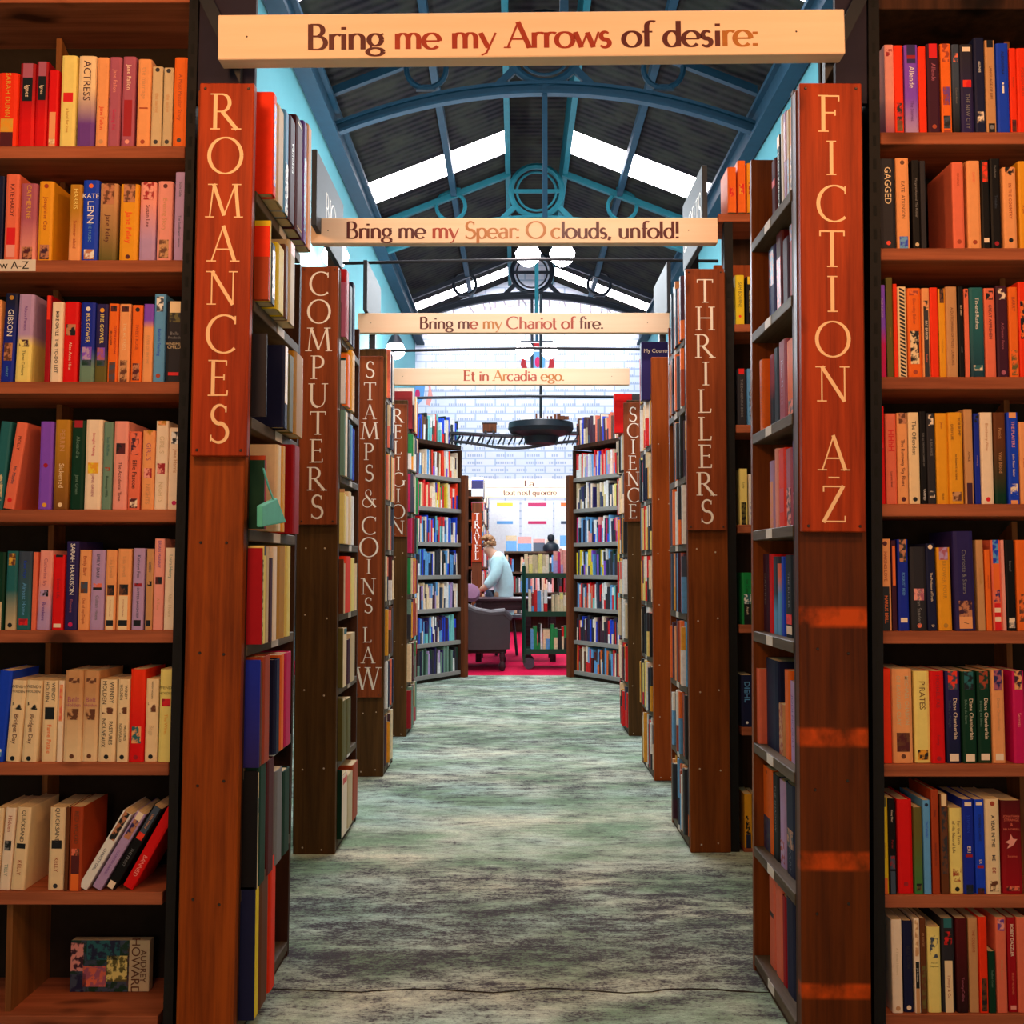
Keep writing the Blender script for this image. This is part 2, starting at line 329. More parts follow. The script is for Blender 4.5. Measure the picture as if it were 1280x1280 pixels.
M['irond'] = plain('black_painted_iron', lin((24, 28, 38)), .5, .2)
M['wall'] = plain('pale_blue_wall', lin((84, 152, 160)), .8, var=.06, scale=3)
M['glass'] = plain('skylight_glass', lin((252, 244, 252)), .3, emit=16.0, var=0)
M['globe'] = plain('lit_opal_globe', lin((252, 246, 255)), .3, emit=22.0, var=0)
M['redcarpet'] = plain('red_carpet', lin((196, 12, 62)), .95, var=.35, scale=40, spec=.1)
M['green'] = plain('green_enamel', lin((10, 62, 44)), .35, .1)
M['rubber'] = plain('grey_rubber', lin((70, 66, 80)), .5)
M['leather'] = plain('dark_grey_upholstery', lin((62, 50, 56)), .55, var=.2, scale=12)
M['mauve'] = plain('mauve_cushion', lin((160, 110, 140)), .9)
M['table'] = wood('dark_table_wood', lin((70, 44, 50)), lin((40, 24, 28)), 'X', 1, .35)
M['coat'] = plain('pale_blue_fleece', lin((186, 218, 222)), .95, var=.16, scale=24)
M['trouser'] = plain('dark_trousers', lin((40, 42, 60)), .9)
M['skin'] = plain('skin', lin((206, 150, 122)), .5, var=.05)
M['hair'] = plain('light_brown_hair', lin((150, 104, 62)), .7, var=.5, scale=90)
def floor_material():
    m, nt, b = newmat('worn_green_carpet')
    big = noise(nt, coords(nt, 'Object', (.7, 1.5, 1)), 1.3, 4, .6)
    mid = ramp(nt, noise(nt, coords(nt, 'Object', (4.0, 9.5, 1)), 1.5, 9, .80), [(.30, (0,0,0)), (.70, (1,1,1))])
    fine = ramp(nt, noise(nt, coords(nt, 'Object', (55, 80, 1)), 1.6, 5, .75), [(.36, (0,0,0)), (.64, (1,1,1))])
    thread = noise(nt, coords(nt, 'Object', (9, 110, 1)), 1.0, 3, .6)
    pale = mix(nt, ramp(nt, big, [(.35, (0,0,0)), (.65, (1,1,1))]), lin((188, 214, 200)), lin((226, 224, 196)))
    mossy = mix(nt, ramp(nt, noise(nt, coords(nt, 'Object', (1.6, 3, 1)), 1.2, 5), [(.42, (0,0,0)), (.62, (1,1,1))]), pale, lin((142, 170, 138)))
    sp = nt.nodes.new('ShaderNodeSeparateXYZ'); L(nt, coords(nt), sp.inputs[0])
    band = ramp(nt, None, [(0, (0,0,0)), (1, (1,1,1))]) if False else None
    vr = nt.nodes.new('ShaderNodeValToRGB'); e = vr.color_ramp.elements
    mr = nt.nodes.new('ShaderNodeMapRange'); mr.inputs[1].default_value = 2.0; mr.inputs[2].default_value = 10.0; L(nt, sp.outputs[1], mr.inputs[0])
    # dark trodden crossings before each bay; pale gaps also paint in reflected light
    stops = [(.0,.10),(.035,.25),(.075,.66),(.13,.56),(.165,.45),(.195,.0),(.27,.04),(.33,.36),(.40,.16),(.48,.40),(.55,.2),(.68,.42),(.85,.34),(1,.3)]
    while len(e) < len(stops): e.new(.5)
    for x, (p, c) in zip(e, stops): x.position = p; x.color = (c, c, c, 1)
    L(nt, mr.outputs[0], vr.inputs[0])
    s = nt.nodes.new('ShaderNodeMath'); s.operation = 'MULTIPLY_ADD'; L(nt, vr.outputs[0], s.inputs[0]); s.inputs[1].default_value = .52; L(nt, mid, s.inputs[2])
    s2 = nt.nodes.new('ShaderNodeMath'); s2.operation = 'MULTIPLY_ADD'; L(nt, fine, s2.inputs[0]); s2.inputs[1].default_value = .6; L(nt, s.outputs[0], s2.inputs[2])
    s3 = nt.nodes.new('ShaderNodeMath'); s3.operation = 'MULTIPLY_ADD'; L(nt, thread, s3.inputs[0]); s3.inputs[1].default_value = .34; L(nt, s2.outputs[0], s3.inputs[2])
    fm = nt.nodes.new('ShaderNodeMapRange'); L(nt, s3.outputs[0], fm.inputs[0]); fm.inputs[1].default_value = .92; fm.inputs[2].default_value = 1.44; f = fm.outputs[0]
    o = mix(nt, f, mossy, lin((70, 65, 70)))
    o = mix(nt, .5, o, mix(nt, fine, (.1,.1,.1), (1.8,1.8,1.8)), 'MULTIPLY')
    L(nt, o, b.inputs['Base Color']); b.inputs['Roughness'].default_value = .95; b.inputs['Specular IOR Level'].default_value = .15
    bp = nt.nodes.new('ShaderNodeBump'); bp.inputs['Strength'].default_value = .5; bp.inputs['Distance'].default_value = .006
    L(nt, s3.outputs[0], bp.inputs['Height']); L(nt, bp.outputs[0], b.inputs['Normal'])
    return m
M['floor'] = floor_material()
def roof_material():
    m, nt, b = newmat('dark_corrugated_roof')
    w = nt.nodes.new('ShaderNodeTexWave'); w.wave_type = 'BANDS'; w.bands_direction = 'Y'; w.inputs['Scale'].default_value = 2.1; w.inputs['Distortion'].default_value = .3
    L(nt, coords(nt), w.inputs['Vector'])
    n = noise(nt, coords(nt, 'Object', (1, 1, 1)), 2.2, 5)
    o = mix(nt, w.outputs[1], lin((15, 14, 18)), lin((38, 35, 37)))
    o = mix(nt, ramp(nt, n, [(.4, (0,0,0)), (.7, (1,1,1))]), o, lin((44, 46, 38)))
    L(nt, o, b.inputs['Base Color']); b.inputs['Roughness'].default_value = .9; b.inputs['Specular IOR Level'].default_value = .06
    return m
M['roof'] = roof_material()
def gable_material():
    m, nt, b = newmat('painted_brick_gable')
    t = nt.nodes.new('ShaderNodeTexBrick'); t.inputs['Scale'].default_value = 1.0
    v = coords(nt, 'Object'); sp = nt.nodes.new('ShaderNodeSeparateXYZ'); L(nt, v, sp.inputs[0]); cb = nt.nodes.new('ShaderNodeCombineXYZ')
    L(nt, sp.outputs[0], cb.inputs[0]); L(nt, sp.outputs[2], cb.inputs[1]); L(nt, cb.outputs[0], t.inputs['Vector'])
    t.inputs['Brick Width'].default_value = .45; t.inputs['Row Height'].default_value = .17; t.inputs['Mortar Size'].default_value = .018
    t.inputs['Color1'].default_value = (*lin((226, 232, 244)), 1); t.inputs['Color2'].default_value = (*lin((236, 236, 248)), 1); t.inputs['Mortar'].default_value = (*lin((188, 202, 222)), 1)
    L(nt, t.outputs[0], b.inputs['Base Color']); b.inputs['Roughness'].default_value = .8
    return m
M['gable'] = gable_material()
# ------------------------------------------------------------------ books
def kid(b, name, mb_or_obj, c, mat=None, c2=None):
    o = mb_or_obj.build(name, mat or M_INK, b) if isinstance(mb_or_obj, MB) else mb_or_obj
    o.color = (*col(c), 1)
    o['c2'] = list(col(c2 if c2 is not None else c)); o['gm'] = .5; o['gw'] = .01
    return o
def book(name, w, h, d, loc, c, rz=0, lean=0, c2=None, gm=.5, gw=.12, deco=(), hard=False, pages=True, label='', group=None):
    """a closed book: spine and two boards in one cover mesh, page block inside. Origin: foot of the spine, spine faces -Y"""
    t = .0026 if hard else .0011; r = min(w * .18, .006); hw = w / 2
    out = [(-hw, d), (-hw, r), (-hw * .93, r * .35), (-hw * .6, 0), (hw * .6, 0), (hw * .93, r * .35), (hw, r), (hw, d)]
    inn = [(-hw + t, d), (-hw + t, r + t), (-hw * .85 + t * .3, r * .6 + t), (-hw * .55, t * 1.4), (hw * .55, t * 1.4), (hw * .85 - t * .3, r * .6 + t), (hw - t, r + t), (hw - t, d)]
    n = len(out); mb = MB(); mb.v = [(x, y, z) for z in (0, h) for ring in (out, inn) for x, y in ring]
    for i in range(n - 1):
        mb.f += [(i, i+1, 2*n+i+1, 2*n+i), (n+i+1, n+i, 3*n+i, 3*n+i+1), (2*n+i, 2*n+i+1, 3*n+i+1, 3*n+i), (i+1, i, n+i, n+i+1)]
    mb.f += [(0, 2*n, 3*n, n), (n-1, 2*n-1, 4*n-1, 3*n-1)]; mb.mi = [0] * len(mb.f); mb.c = [None] * len(mb.f)
    b = mb.build('hardback_book' if hard else name, M_PRINT)
    b.color = (*col(c), 1); b['c2'] = list(col(c2 if c2 is not None else c)); b['gm'] = gm; b['gw'] = gw
    b.location = loc; b.rotation_euler = (0, lean, rz)
    if pages:
        i = .003 if hard else .0008
        p = MB().box(-hw + t * 1.05, hw - t * 1.05, r * .6 + t * 1.6, d - .002 - i, i, h - i); p.build('page_block', M_PAGE, b)
    k = 0
    for D in deco:
        k += 1; e = -.0003 * (1 + .25 * k); q = D[0]
        if q == 'b':      # band of another ink: f0 f1 colour
            kid(b, 'spine_band', MB().box(-hw * .62, hw * .62, e, e + .0006, h * (1 - D[2]), h * (1 - D[1])), D[3])
        elif q == 'p':    # picture: f0 f1 ink ink2
            kid(b, 'spine_picture', MB().box(-hw * .62, hw * .62, e, e + .0006, h * (1 - D[2]), h * (1 - D[1])), D[3], M_PIC, D[4])
        elif q == 'd':    # round publisher mark
            z = h * (1 - D[1]); rr = min(hw * .5, .0048)
            kid(b, 'spine_roundel', disc(rr, e, z), D[2])
        elif q in 't2hTH':  # title running down (t), up-and-across (h)
            f0, f1, txt, tc = D[1:5]; nums = [x for x in D[5:] if not isinstance(x, str)]; sc = nums[0] if nums else 1; off = nums[1] if len(nums) > 1 else 0
            cu = bpy.data.curves.new('spine_title', 'FONT'); cu.body = txt; cu.align_x = 'CENTER'; cu.align_y = 'CENTER'
            o = bpy.data.objects.new('spine_title', cu); C.objects.link(o); o.parent = b; cu.materials.append(M_INK)
            o.color = (*col(tc), 1); Ln = h * (f1 - f0) if q == 't' else h * min(f1, .2); zc = h * (1 - (f0 + f1) / 2) if q == 't' else h * (1 - f0)
            cu.resolution_u = 2
            if q == 't':
                s = min(w * .66 * sc, Ln / (.53 * max(1, len(txt)))); cu.size = s
                o.matrix_local = Matrix(((0, 1, 0, off * w), (0, 0, -1, e - .0002), (-1, 0, 0, zc), (0, 0, 0, 1)))
            else:
                s = min(w * .95 / (.56 * max(1, len(txt))) * sc, Ln); cu.size = s
                o.matrix_local = Matrix(((1, 0, 0, off * w), (0, 0, -1, e - .0002), (0, 1, 0, zc), (0, 0, 0, 1)))
            if 'bold' in D: cu.offset = s * .012
    if label: tag(b, label, 'book', group)
    return b
def disc(r, y, z):
    mb = MB(); mb.add([(r*math.cos(a*PI/6), y, z + r*math.sin(a*PI/6)) for a in range(12)], [tuple(range(11, -1, -1))]); return mb
# the rest of the books, past the 300 that show largest
FAR = MB()
def far_book(M4, w, h, d, c, c2=None):
    """M4 places a simple book (origin foot of spine, spine faces -Y)"""
    hw = w / 2; r = min(w * .2, .004); put = lambda x, y, z: M4 @ Vector((x, y, z))
    o = [(-hw, d), (-hw, r), (-hw * .6, 0), (hw * .6, 0), (hw, r), (hw, d)]; c = col(c); zs = [0, h]
    if c2 is not None: zs = [0, h * R.uniform(.3, .7), h]
    for k in range(len(zs) - 1):
        a, b = zs[k], zs[k+1]; cc = c if k else (col(c2) if c2 is not None else c)
        FAR.add([put(x, y, a) for x, y in o] + [put(x, y, b) for x, y in o], [(i, i+1, 7+i, 6+i) for i in range(5)] + [(5, 0, 6, 11)], 0, cc)
    FAR.add([put(x, y, h) for x, y in o], [tuple(range(6))], 0, c)
    p = [(-hw + .001, d - .002), (-hw + .001, r + .002), (hw - .001, r + .002), (hw - .001, d - .002)]
    FAR.add([put(x, y, h + .0004) for x, y in p], [(0, 1, 2, 3)], 0, lin((222, 204, 168)))
# ------------------------------------------------------------------ the two front bookcases, facing the camera
Y0 = 2.17
SH_L = [182.5, 325, 477, 637, 788, 953.5, 1115, 1270]
SH_R = [165, 310, 471, 630, 789, 955, 1119, 1268]
ZL = [PY(110, v, Y0).z for v in SH_L]; ZR = [PY(1190, v, Y0).z for v in SH_R]
LEAN_L = .011
NAMES = ['top', 'second', 'third', 'fourth', 'fifth', 'sixth', 'seventh', 'bottom']
# x0, x1 at the foot, y of the top edge (measured on 3.765x enlargements), colour, words, options
LEFT = [
 (0, [(-20, 76, 345, 'vermilion', 'orange-red paperback with gilt title', dict(deco=[('t',.05,.55,'SARAH DUNN','gold'),('p',.62,.8,'gold','amber'),('b',.8,1,'maroon')])),
  (82, 157, 300, 'crimson', 'crimson paperback with black block', dict(c2='red', gm=.5, gw=.2, deco=[('b',0,.17,'mauve'),('b',.17,.45,'black'),('t',.2,.46,'Ignes','pale',.6)])),
  (159, 217, 292, 'crimson', 'crimson paperback with black block', dict(c2='red', gm=.5, gw=.2, deco=[('b',0,.17,'mauve'),('b',.17,.45,'black'),('t',.2,.46,'Ignes','pale',.6)])),
  (219, 266, 332, 'red', 'half red half cream paperback', dict(deco=[('b',.55,1,'peach'),('p',.9,.97,'tan','cream')])),
  (276, 350, 263, 'lemon', 'pale yellow paperback with small red heart', dict(deco=[('p',.41,.51,'red','red'),('t',.53,.9,'a hand for love','ochre',.4)])),
  (357, 440, 265, 'cream', 'cream to purple paperback titled in dark capitals', dict(c2='purple', gm=.45, gw=.2, deco=[('t',.05,.5,'ACTRESS','plum',.9)])),
  (446, 502, 272, 'peach', 'peach paperback with red cursive title', dict(deco=[('t',.5,.86,'Jane Fallon','red',.7),('d',.94,'tan')])),
  (504, 560, 270, 'mauve', 'mauve pink paperback with faint title', dict(deco=[('t',.04,.5,'Jane Fallon','pink',.7),('t',.5,.9,'Getting Rid','magenta',.6)])),
  (566, 628, 268, 'mauve', 'mauve pink paperback with red block', dict(deco=[('t',.04,.42,'Jane Fallon','pale',.7),('b',.48,.88,'crimson'),('d',.94,'pink')])),
  (638, 702, 280, 'peach', 'peach paperback with cross line', dict(deco=[('t',.05,.5,'the marriage','tan',.8),('b',.55,.565,'rust'),('d',.94,'rust')])),
  (706, 757, 315, 'beige', 'beige paperback with dark roundels', dict(deco=[('d',.04,'charcoal'),('t',.1,.8,'the secret','tan',.7),('d',.93,'charcoal')])),
  (761, 807, 320, 'beige', 'beige paperback with dark roundels', dict(deco=[('d',.04,'charcoal'),('t',.1,.8,'the secret','tan',.7),('d',.93,'charcoal')])),
  (809, 873, 272, 'orange', 'vivid orange paperback', dict(deco=[('t',.1,.8,'A Most Peculiar Story','rust',.6),('d',.93,'charcoal')]))]),
 (1, [(-24, 8, 830, 'navy', 'thin navy paperback', {}),
  (14, 80, 822, 'salmon', 'salmon paperback with red dress figure', dict(deco=[('t',.05,.55,'KATE HARDY','maroon',.6),('p',.62,.82,'red','red'),('b',.82,.96,'pink')])),
  (86, 165, 865, 'mauve', 'magenta paperback with gilt title and faces', dict(c2='pink', gm=.3, gw=.25, deco=[('t',.03,.45,'CATHERINE','gold',.6),('p',.82,.98,'maroon','skin')])),
  (172, 242, 855, 'amber', 'amber paperback with dark faces', dict(deco=[('d',.06,'rust'),('t',.12,.7,'Josephine Cox','rust',.6),('p',.8,.98,'plum','skin')])),
  (318, 376, 870, 'ochre', 'ochre paperback with gilt lettering', dict(c2='peach', gm=.4, gw=.25, deco=[('t',.02,.36,'HARRIS','lemon',.8),('t',.42,.9,'Summer Island','rust',.6)])),
  (379, 457, 850, 'royal', 'blue paperback with white title and faces', dict(deco=[('d',.07,'orange'),('h',.2,.28,'KATE','white'),('t',.28,.52,'LENN','white',.9),('t',.5,.78,'THE MUSIC','sky',.4),('p',.86,.98,'skin','white')])),
  (460, 545, 865, 'tan', 'drab paperback with portrait on top', dict(c2='olive', gm=.4, gw=.4, deco=[('p',0,.27,'brown','skin'),('t',.28,.9,'Jane Feley','maroon',.6)])),
  (556, 645, 868, 'amber', 'orange paperback with portrait on top', dict(deco=[('p',0,.24,'brown','skin'),('t',.3,.84,'Jane Feley','vermilion',.7),('d',.95,'maroon')])),
  (650, 729, 860, 'pink', 'pink to lilac paperback with red figure', dict(c2='lilac', gm=.5, gw=.25, deco=[('p',0,.22,'crimson','pink'),('t',.26,.6,'Susan Lee','maroon',.6)])),
  (733, 805, 855, 'pink', 'dusty pink paperback with brown skyline', dict(deco=[('d',.06,'maroon'),('t',.14,.7,'Evening Story','tan',.6),('p',.74,.97,'brown','tan')])),
  (814, 866, 812, 'lilac', 'pale lilac paperback with dark title', dict(deco=[('t',.05,.34,'Suzie Gale','slate',.5),('t',.42,.92,'The Sunflower Season','slate',.5)]))]),
 (2, [(-34, -6, 170, 'peach', 'thin peach paperback', {}),
  (-2, 60, 140, 'navy', 'dark blue paperback with white capitals', dict(c2='blue', gm=.6, gw=.3, lean=.03, deco=[('d',.05,'ochre'),('t',.15,.52,'GIBSON','white',.9),('p',.56,.76,'skin','brown'),('t',.8,.96,'HEART','sky',.4)])),
  (66, 142, 145, 'lilac', 'lilac and lemon paperback', dict(c2='lemon', gm=.48, gw=.06, lean=.02, deco=[('t',.1,.45,'Alison Penton','purple',.5),('p',.52,.6,'plum','lemon'),('t',.62,.95,'Three Colours','olive',.5)])),
  (206, 231, 150, 'crimson', 'thin crimson paperback', dict(deco=[('b',0,.28,'vermilion')])),
  (233, 287, 180, 'pale', 'cream paperback with black capitals', dict(deco=[('t',.03,.98,'MIKE GAYLE  THE TO-DO LIST','black',.62,'bold')])),
  (291, 361, 180, 'red', 'red paperback with dark portrait', dict(deco=[('p',.28,.42,'black','skin'),('t',.46,.9,'Alice Anne Hirst','pale',.6)])),
  (369, 440, 183, 'blue', 'violet landscape paperback', dict(c2='sage', gm=.3, gw=.12, deco=[('d',.08,'white'),('t',.14,.5,'IRIS GOWER','lemon',.8),('p',.56,.72,'violet','lilac'),('p',.72,.79,'bottle','slate')])),
  (442, 500, 190, 'indigo', 'violet landscape paperback', dict(c2='olive', gm=.3, gw=.12, deco=[('d',.08,'amber'),('t',.14,.5,'IRIS GOWER','lemon',.8),('p',.56,.72,'violet','mauve'),('p',.72,.79,'bottle','slate')])),
  (502, 549, 188, 'orange', 'orange paperback with red and black titles', dict(deco=[('p',.03,.1,'black','maroon'),('t',.2,.72,'COPPER KINGDOM','crimson',.5,.2),('t',.3,.58,'IRIS GOWER','black',.4,-.2),('p',.75,1,'brown','slate')])),
  (552, 607, 190, 'peach', 'peach paperback with portrait at foot', dict(deco=[('p',.03,.1,'black','maroon'),('t',.14,.7,'THE ACTRESS','cream',.6),('p',.72,1,'brown','tan')])),
  (612, 664, 195, 'orange', 'orange paperback with seated figure', dict(deco=[('d',.06,'black'),('t',.14,.7,'SWEET ROSIE','rust',.6),('p',.76,.98,'maroon','skin')])),
  (667, 713, 190, 'violet', 'violet and peach paperback', dict(c2='peach', gm=.74, gw=.05, deco=[('t',.24,.94,'RIVER OF RHYME','tan',.6)])),
  (716, 770, 143, 'sky', 'tall sky blue paperback', dict(deco=[('p',.03,.2,'white','slate'),('t',.24,.86,'Belinda Starling','royal',.6),('d',.93,'rust')])),
  (774, 856, 178, 'charcoal', 'charcoal paperback with cream top', dict(deco=[('b',0,.15,'cream'),('p',.14,.26,'black','olive'),('h',.4,.1,'Bella','grey',.8),('h',.45,.1,'Prudock','grey',.9),('h',.53,.1,'WINDMILL','beige'),('h',.57,.1,'CHILD','beige',.8),('p',.88,.92,'red','red')]))]),
 (3, [(-44, 10, 745, 'teal', 'dark teal paperback with pale specks', dict(lean=.08, deco=[('p',.6,.9,'teal','beige')])),
  (12, 66, 750, 'salmon', 'salmon paperback leaning against its neighbour', dict(lean=.125, deco=[('t',.06,.42,'MOLLY','maroon',.6),('t',.5,.72,'Mr Maybe','slate',.6),('d',.9,'red')])),
  (176, 240, 743, 'violet', 'bright purple paperback', dict(deco=[('d',.5,'crimson'),('d',.95,'amber')])),
  (246, 318, 735, 'ochre', 'brown ochre paperback with cream title', dict(c2='brown', gm=.3, gw=.5, deco=[('t',.06,.4,'PERRIN','tan',.7),('t',.45,.8,'Sickened','cream',.7),('d',.95,'cream')])),
  (326, 389, 738, 'bottle', 'dark green paperback with red top', dict(deco=[('b',0,.08,'crimson'),('t',.1,.5,'Alexandra','sage',.6),('t',.55,.9,'Jane Green','sage',.5)])),
  (391, 473, 735, 'pale', 'cream paperback with pink and yellow title', dict(deco=[('t',.1,.45,'Straight Talking','magenta',.6),('p',.48,.6,'amber','yellow'),('t',.62,.85,'JANE GREEN','mauve',.6)])),
  (477, 521, 745, 'sage', 'grey-green paperback', dict(deco=[('t',.06,.5,'Susy McPhee','teal',.6),('p',.52,.56,'rust','sage'),('t',.58,.9,'Runaway Wife','bottle',.6)])),
  (525, 594, 742, 'pink', 'pink paperback with small black dancer', dict(deco=[('p',.25,.37,'black','maroon'),('t',.42,.95,'The Accidental Time','maroon',.5)])),
  (597, 656, 790, 'salmon', 'salmon paperback with dark portrait', dict(deco=[('p',.02,.3,'plum','salmon'),('t',.3,.8,'Ellie Pascoe','black',.8),('p',.86,.98,'maroon','pale')])),
  (661, 721, 785, 'peach', 'peach pink paperback with red figures', dict(deco=[('p',0,.06,'ochre','peach'),('t',.1,.44,"GIRL'S","mauve",.8),('p',.48,.6,'crimson','pink'),('t',.66,.95,'NIGHTS','tan',.7)])),
  (723, 782, 740, 'pale', 'tall pale paperback with red figures', dict(deco=[('p',0,.05,'ochre','peach'),('t',.1,.44,"GIRL'S","beige",.8),('p',.48,.6,'crimson','pink'),('t',.66,.95,'NIGHTS','beige',.7)])),
  (785, 851, 772, 'pale', 'whitish paperback with black portrait', dict(deco=[('p',.05,.2,'black','white'),('t',.22,.6,'Jane Harris','tan',.8),('d',.92,'magenta')]))]),
 (4, [(-40, 14, 190, 'bottle', 'dark teal paperback with pale foot', dict(deco=[('b',.64,1,'beige')])),
  (20, 71, 185, 'teal', 'teal paperback with golden figure', dict(c2='beige', gm=.25, gw=.25, deco=[('p',.03,.18,'gold','brown'),('d',.94,'black')])),
  (74, 142, 187, 'slate', 'blue grey paperback with red mark', dict(c2='teal', gm=.5, gw=.4, deco=[('t',.1,.36,'Kate Hays','royal',.7),('t',.38,.84,'Almost Home','sky',.6),('p',.86,.94,'crimson','red')])),
  (145, 166, 190, 'salmon', 'thin salmon paperback', {}),
  (168, 230, 183, 'pink', 'pink to lilac paperback', dict(c2='lilac', gm=.4, gw=.2, lean=.02, deco=[('t',.05,.5,'Catherine Ivy','mauve',.6),('p',.5,.58,'black','lilac'),('t',.6,.94,'Breakers','purple',.6)])),
  (240, 296, 203, 'red', 'red paperback with black top', dict(deco=[('b',0,.03,'black'),('t',.06,.84,'Secret Life','crimson',.6),('p',.92,.97,'pale','pale')])),
  (300, 360, 140, 'indigo', 'tall navy paperback with white capitals', dict(deco=[('t',.03,.6,'SARAH HARRISON','white',.75),('t',.6,.86,'Flowers','mauve',.5),('d',.94,'magenta')])),
  (363, 417, 180, 'peach', 'peach paperback with grey picture', dict(deco=[('t',.04,.36,'Emily Barr','rust',.7),('p',.4,.54,'slate','brown'),('t',.58,.95,'Out of my Depth','rust',.6)])),
  (419, 485, 180, 'lilac', 'grey lilac paperback with dark moustache shape', dict(deco=[('t',.05,.36,'EMILY BARR','slate',.7),('p',.42,.47,'salmon','lilac'),('p',.47,.5,'black','black'),('t',.55,.9,'Cuban Heels','grey',.6)])),
  (489, 541, 180, 'peach', 'orange paperback with dark head', dict(deco=[('t',.04,.4,'Lisa Jewell','tan',.8),('p',.44,.57,'black','brown'),('b',.58,1,'cream'),('t',.6,.86,'A Girl Called Thursday','rust',.5),('b',.88,.95,'black')])),
  (543, 610, 175, 'peach', 'pale orange paperback with dark head', dict(deco=[('t',.04,.4,'Lisa Jewell','tan',.8),('p',.44,.57,'black','brown'),('b',.58,1,'cream'),('t',.6,.86,'A Girl Called Thursday','rust',.5),('b',.88,.95,'black')])),
  (616, 672, 172, 'lilac', 'lilac paperback with small black square', dict(deco=[('t',.05,.4,'Kathryn Fox','slate',.6),('p',.43,.47,'crimson','black'),('t',.5,.84,'SUTTER LAUGHTER','slate',.6),('b',.88,.95,'black')])),
  (680, 714, 175, 'tan', 'tan paperback with black square', dict(deco=[('t',.05,.4,'GREEN','slate',.7),('p',.4,.46,'black','tan'),('b',.88,.95,'black')])),
  (716, 764, 127, 'pink', 'tall pink paperback with black figures', dict(deco=[('t',.04,.3,'BRIAN MANNY','purple',.7),('p',.42,.5,'black','maroon'),('t',.54,.9,'A Time','tan',.6)])),
  (767, 824, 170, 'pale', 'pale pink-cream paperback beside the post', dict(deco=[('t',.06,.4,'Laura Henry','sage',.6),('t',.5,.9,'After Hours','beige',.6)]))]),
 (5, [(-50, 14, 750, 'royal', 'bright blue paperback leaning slightly', dict(lean=.075, deco=[('p',.86,.94,'white','sky')])),
  (22, 92, 795, 'cream', 'cream paperback leaning with black and red lettering', dict(lean=.055, deco=[('h',.08,.1,'WENDY','charcoal',.8),('h',.14,.1,'HOLDEN','charcoal',.8),('p',.27,.36,'black','cream'),('t',.38,.82,'Bridget Day','maroon',.7),('d',.96,'black')])),
  (97, 170, 795, 'cream', 'cream paperback leaning with black and red lettering', dict(lean=.04, deco=[('h',.08,.1,'WENDY','charcoal',.8),('h',.14,.1,'HOLDEN','charcoal',.8),('p',.27,.36,'black','cream'),('t',.38,.82,'Bridget Day','maroon',.7),('d',.96,'black')])),
  (190, 262, 795, 'cream', 'cream paperback with orange title', dict(deco=[('t',.04,.24,'WENDY','charcoal',.5,.2),('t',.04,.24,'HOLDEN','charcoal',.5,-.2),('p',.33,.48,'black','black'),('t',.5,.94,'Fame Fatale','orange',.95)])),
  (265, 290, 795, 'pale', 'thin cream paperback with orange top', dict(deco=[('p',.05,.5,'salmon','peach')])),
  (293, 379, 748, 'tan', 'pinkish tan paperback with plum lettering', dict(c2='cream', gm=.4, gw=.4, deco=[('p',.08,.14,'brown','tan'),('h',.32,.1,'Belt','mauve'),('h',.38,.1,'Holden','mauve'),('p',.42,.54,'brown','tan'),('d',.94,'brown')])),
  (381, 455, 750, 'tan', 'pinkish tan paperback with plum lettering', dict(c2='cream', gm=.4, gw=.4, deco=[('p',.08,.14,'brown','tan'),('h',.32,.1,'Belt','mauve'),('h',.38,.1,'Holden','mauve'),('p',.42,.54,'brown','tan'),('d',.94,'brown')])),
  (457, 541, 790, 'cream', 'cream paperback with black capitals', dict(deco=[('t',.04,.28,'WENDY','black',.5,.2),('t',.04,.28,'HOLDEN','black',.5,-.2),('p',.34,.42,'brown','cream'),('t',.5,.8,'PASTURES','black',.45,.2),('t',.5,.8,'NOUVEAUX','black',.45,-.2),('d',.94,'black')])),
  (545, 600, 788, 'cream', 'cream paperback with black capitals', dict(deco=[('t',.04,.28,'WENDY','black',.5,.2),('t',.04,.28,'HOLDEN','black',.5,-.2),('p',.34,.42,'brown','cream'),('t',.5,.8,'PASTURES','black',.45,.2),('t',.5,.8,'NOUVEAUX','black',.45,-.2),('d',.94,'black')])),
  (602, 673, 742, 'vermilion', 'coral red paperback with small figure', dict(c2='red', gm=.6, gw=.3, deco=[('p',.62,.8,'peach','teal'),('d',.95,'crimson')])),
  (677, 738, 787, 'cream', 'cream paperback with handbag drawing', dict(deco=[('t',.05,.22,'WENDY HOLDEN','charcoal',.6),('p',.28,.4,'brown','cream'),('t',.45,.8,'Bags','beige',.7),('d',.94,'black')])),
  (741, 808, 742, 'lemon', 'pale yellow paperback with red crab', dict(deco=[('h',.2,.1,'WENDY','olive',.9),('h',.26,.1,'HOLDEN','olive',.9),('p',.32,.4,'crimson','red'),('t',.44,.75,'The Wives','amber',.5)]))]),
 (6, [(-44, -10, 265, 'cream', 'cream paperback', dict(lean=.04)),
  (-6, 44, 265, 'pale', 'cream paperback with dark scene', dict(lean=.05, deco=[('t',.03,.36,'Hidden','rust',.8),('p',.4,.52,'black','grey'),('t',.56,.95,'TILLY','sage',.7)])),
  (46, 112, 263, 'cream', 'cream paperback with black tree', dict(lean=.06, deco=[('t',.04,.42,'QUICKSAND','charcoal',.6),('p',.44,.5,'black','black'),('t',.56,.9,'KELLY','rust',.6)])),
  (221, 298, 262, 'cream', 'cream paperback with black tree', dict(deco=[('t',.04,.4,'QUICKSAND','charcoal',.6),('p',.4,.5,'black','black'),('t',.54,.85,'KELLY','rust',.5),('d',.95,'charcoal')])),
  (299, 316, 262, 'brown', 'thin dark paperback', {}),
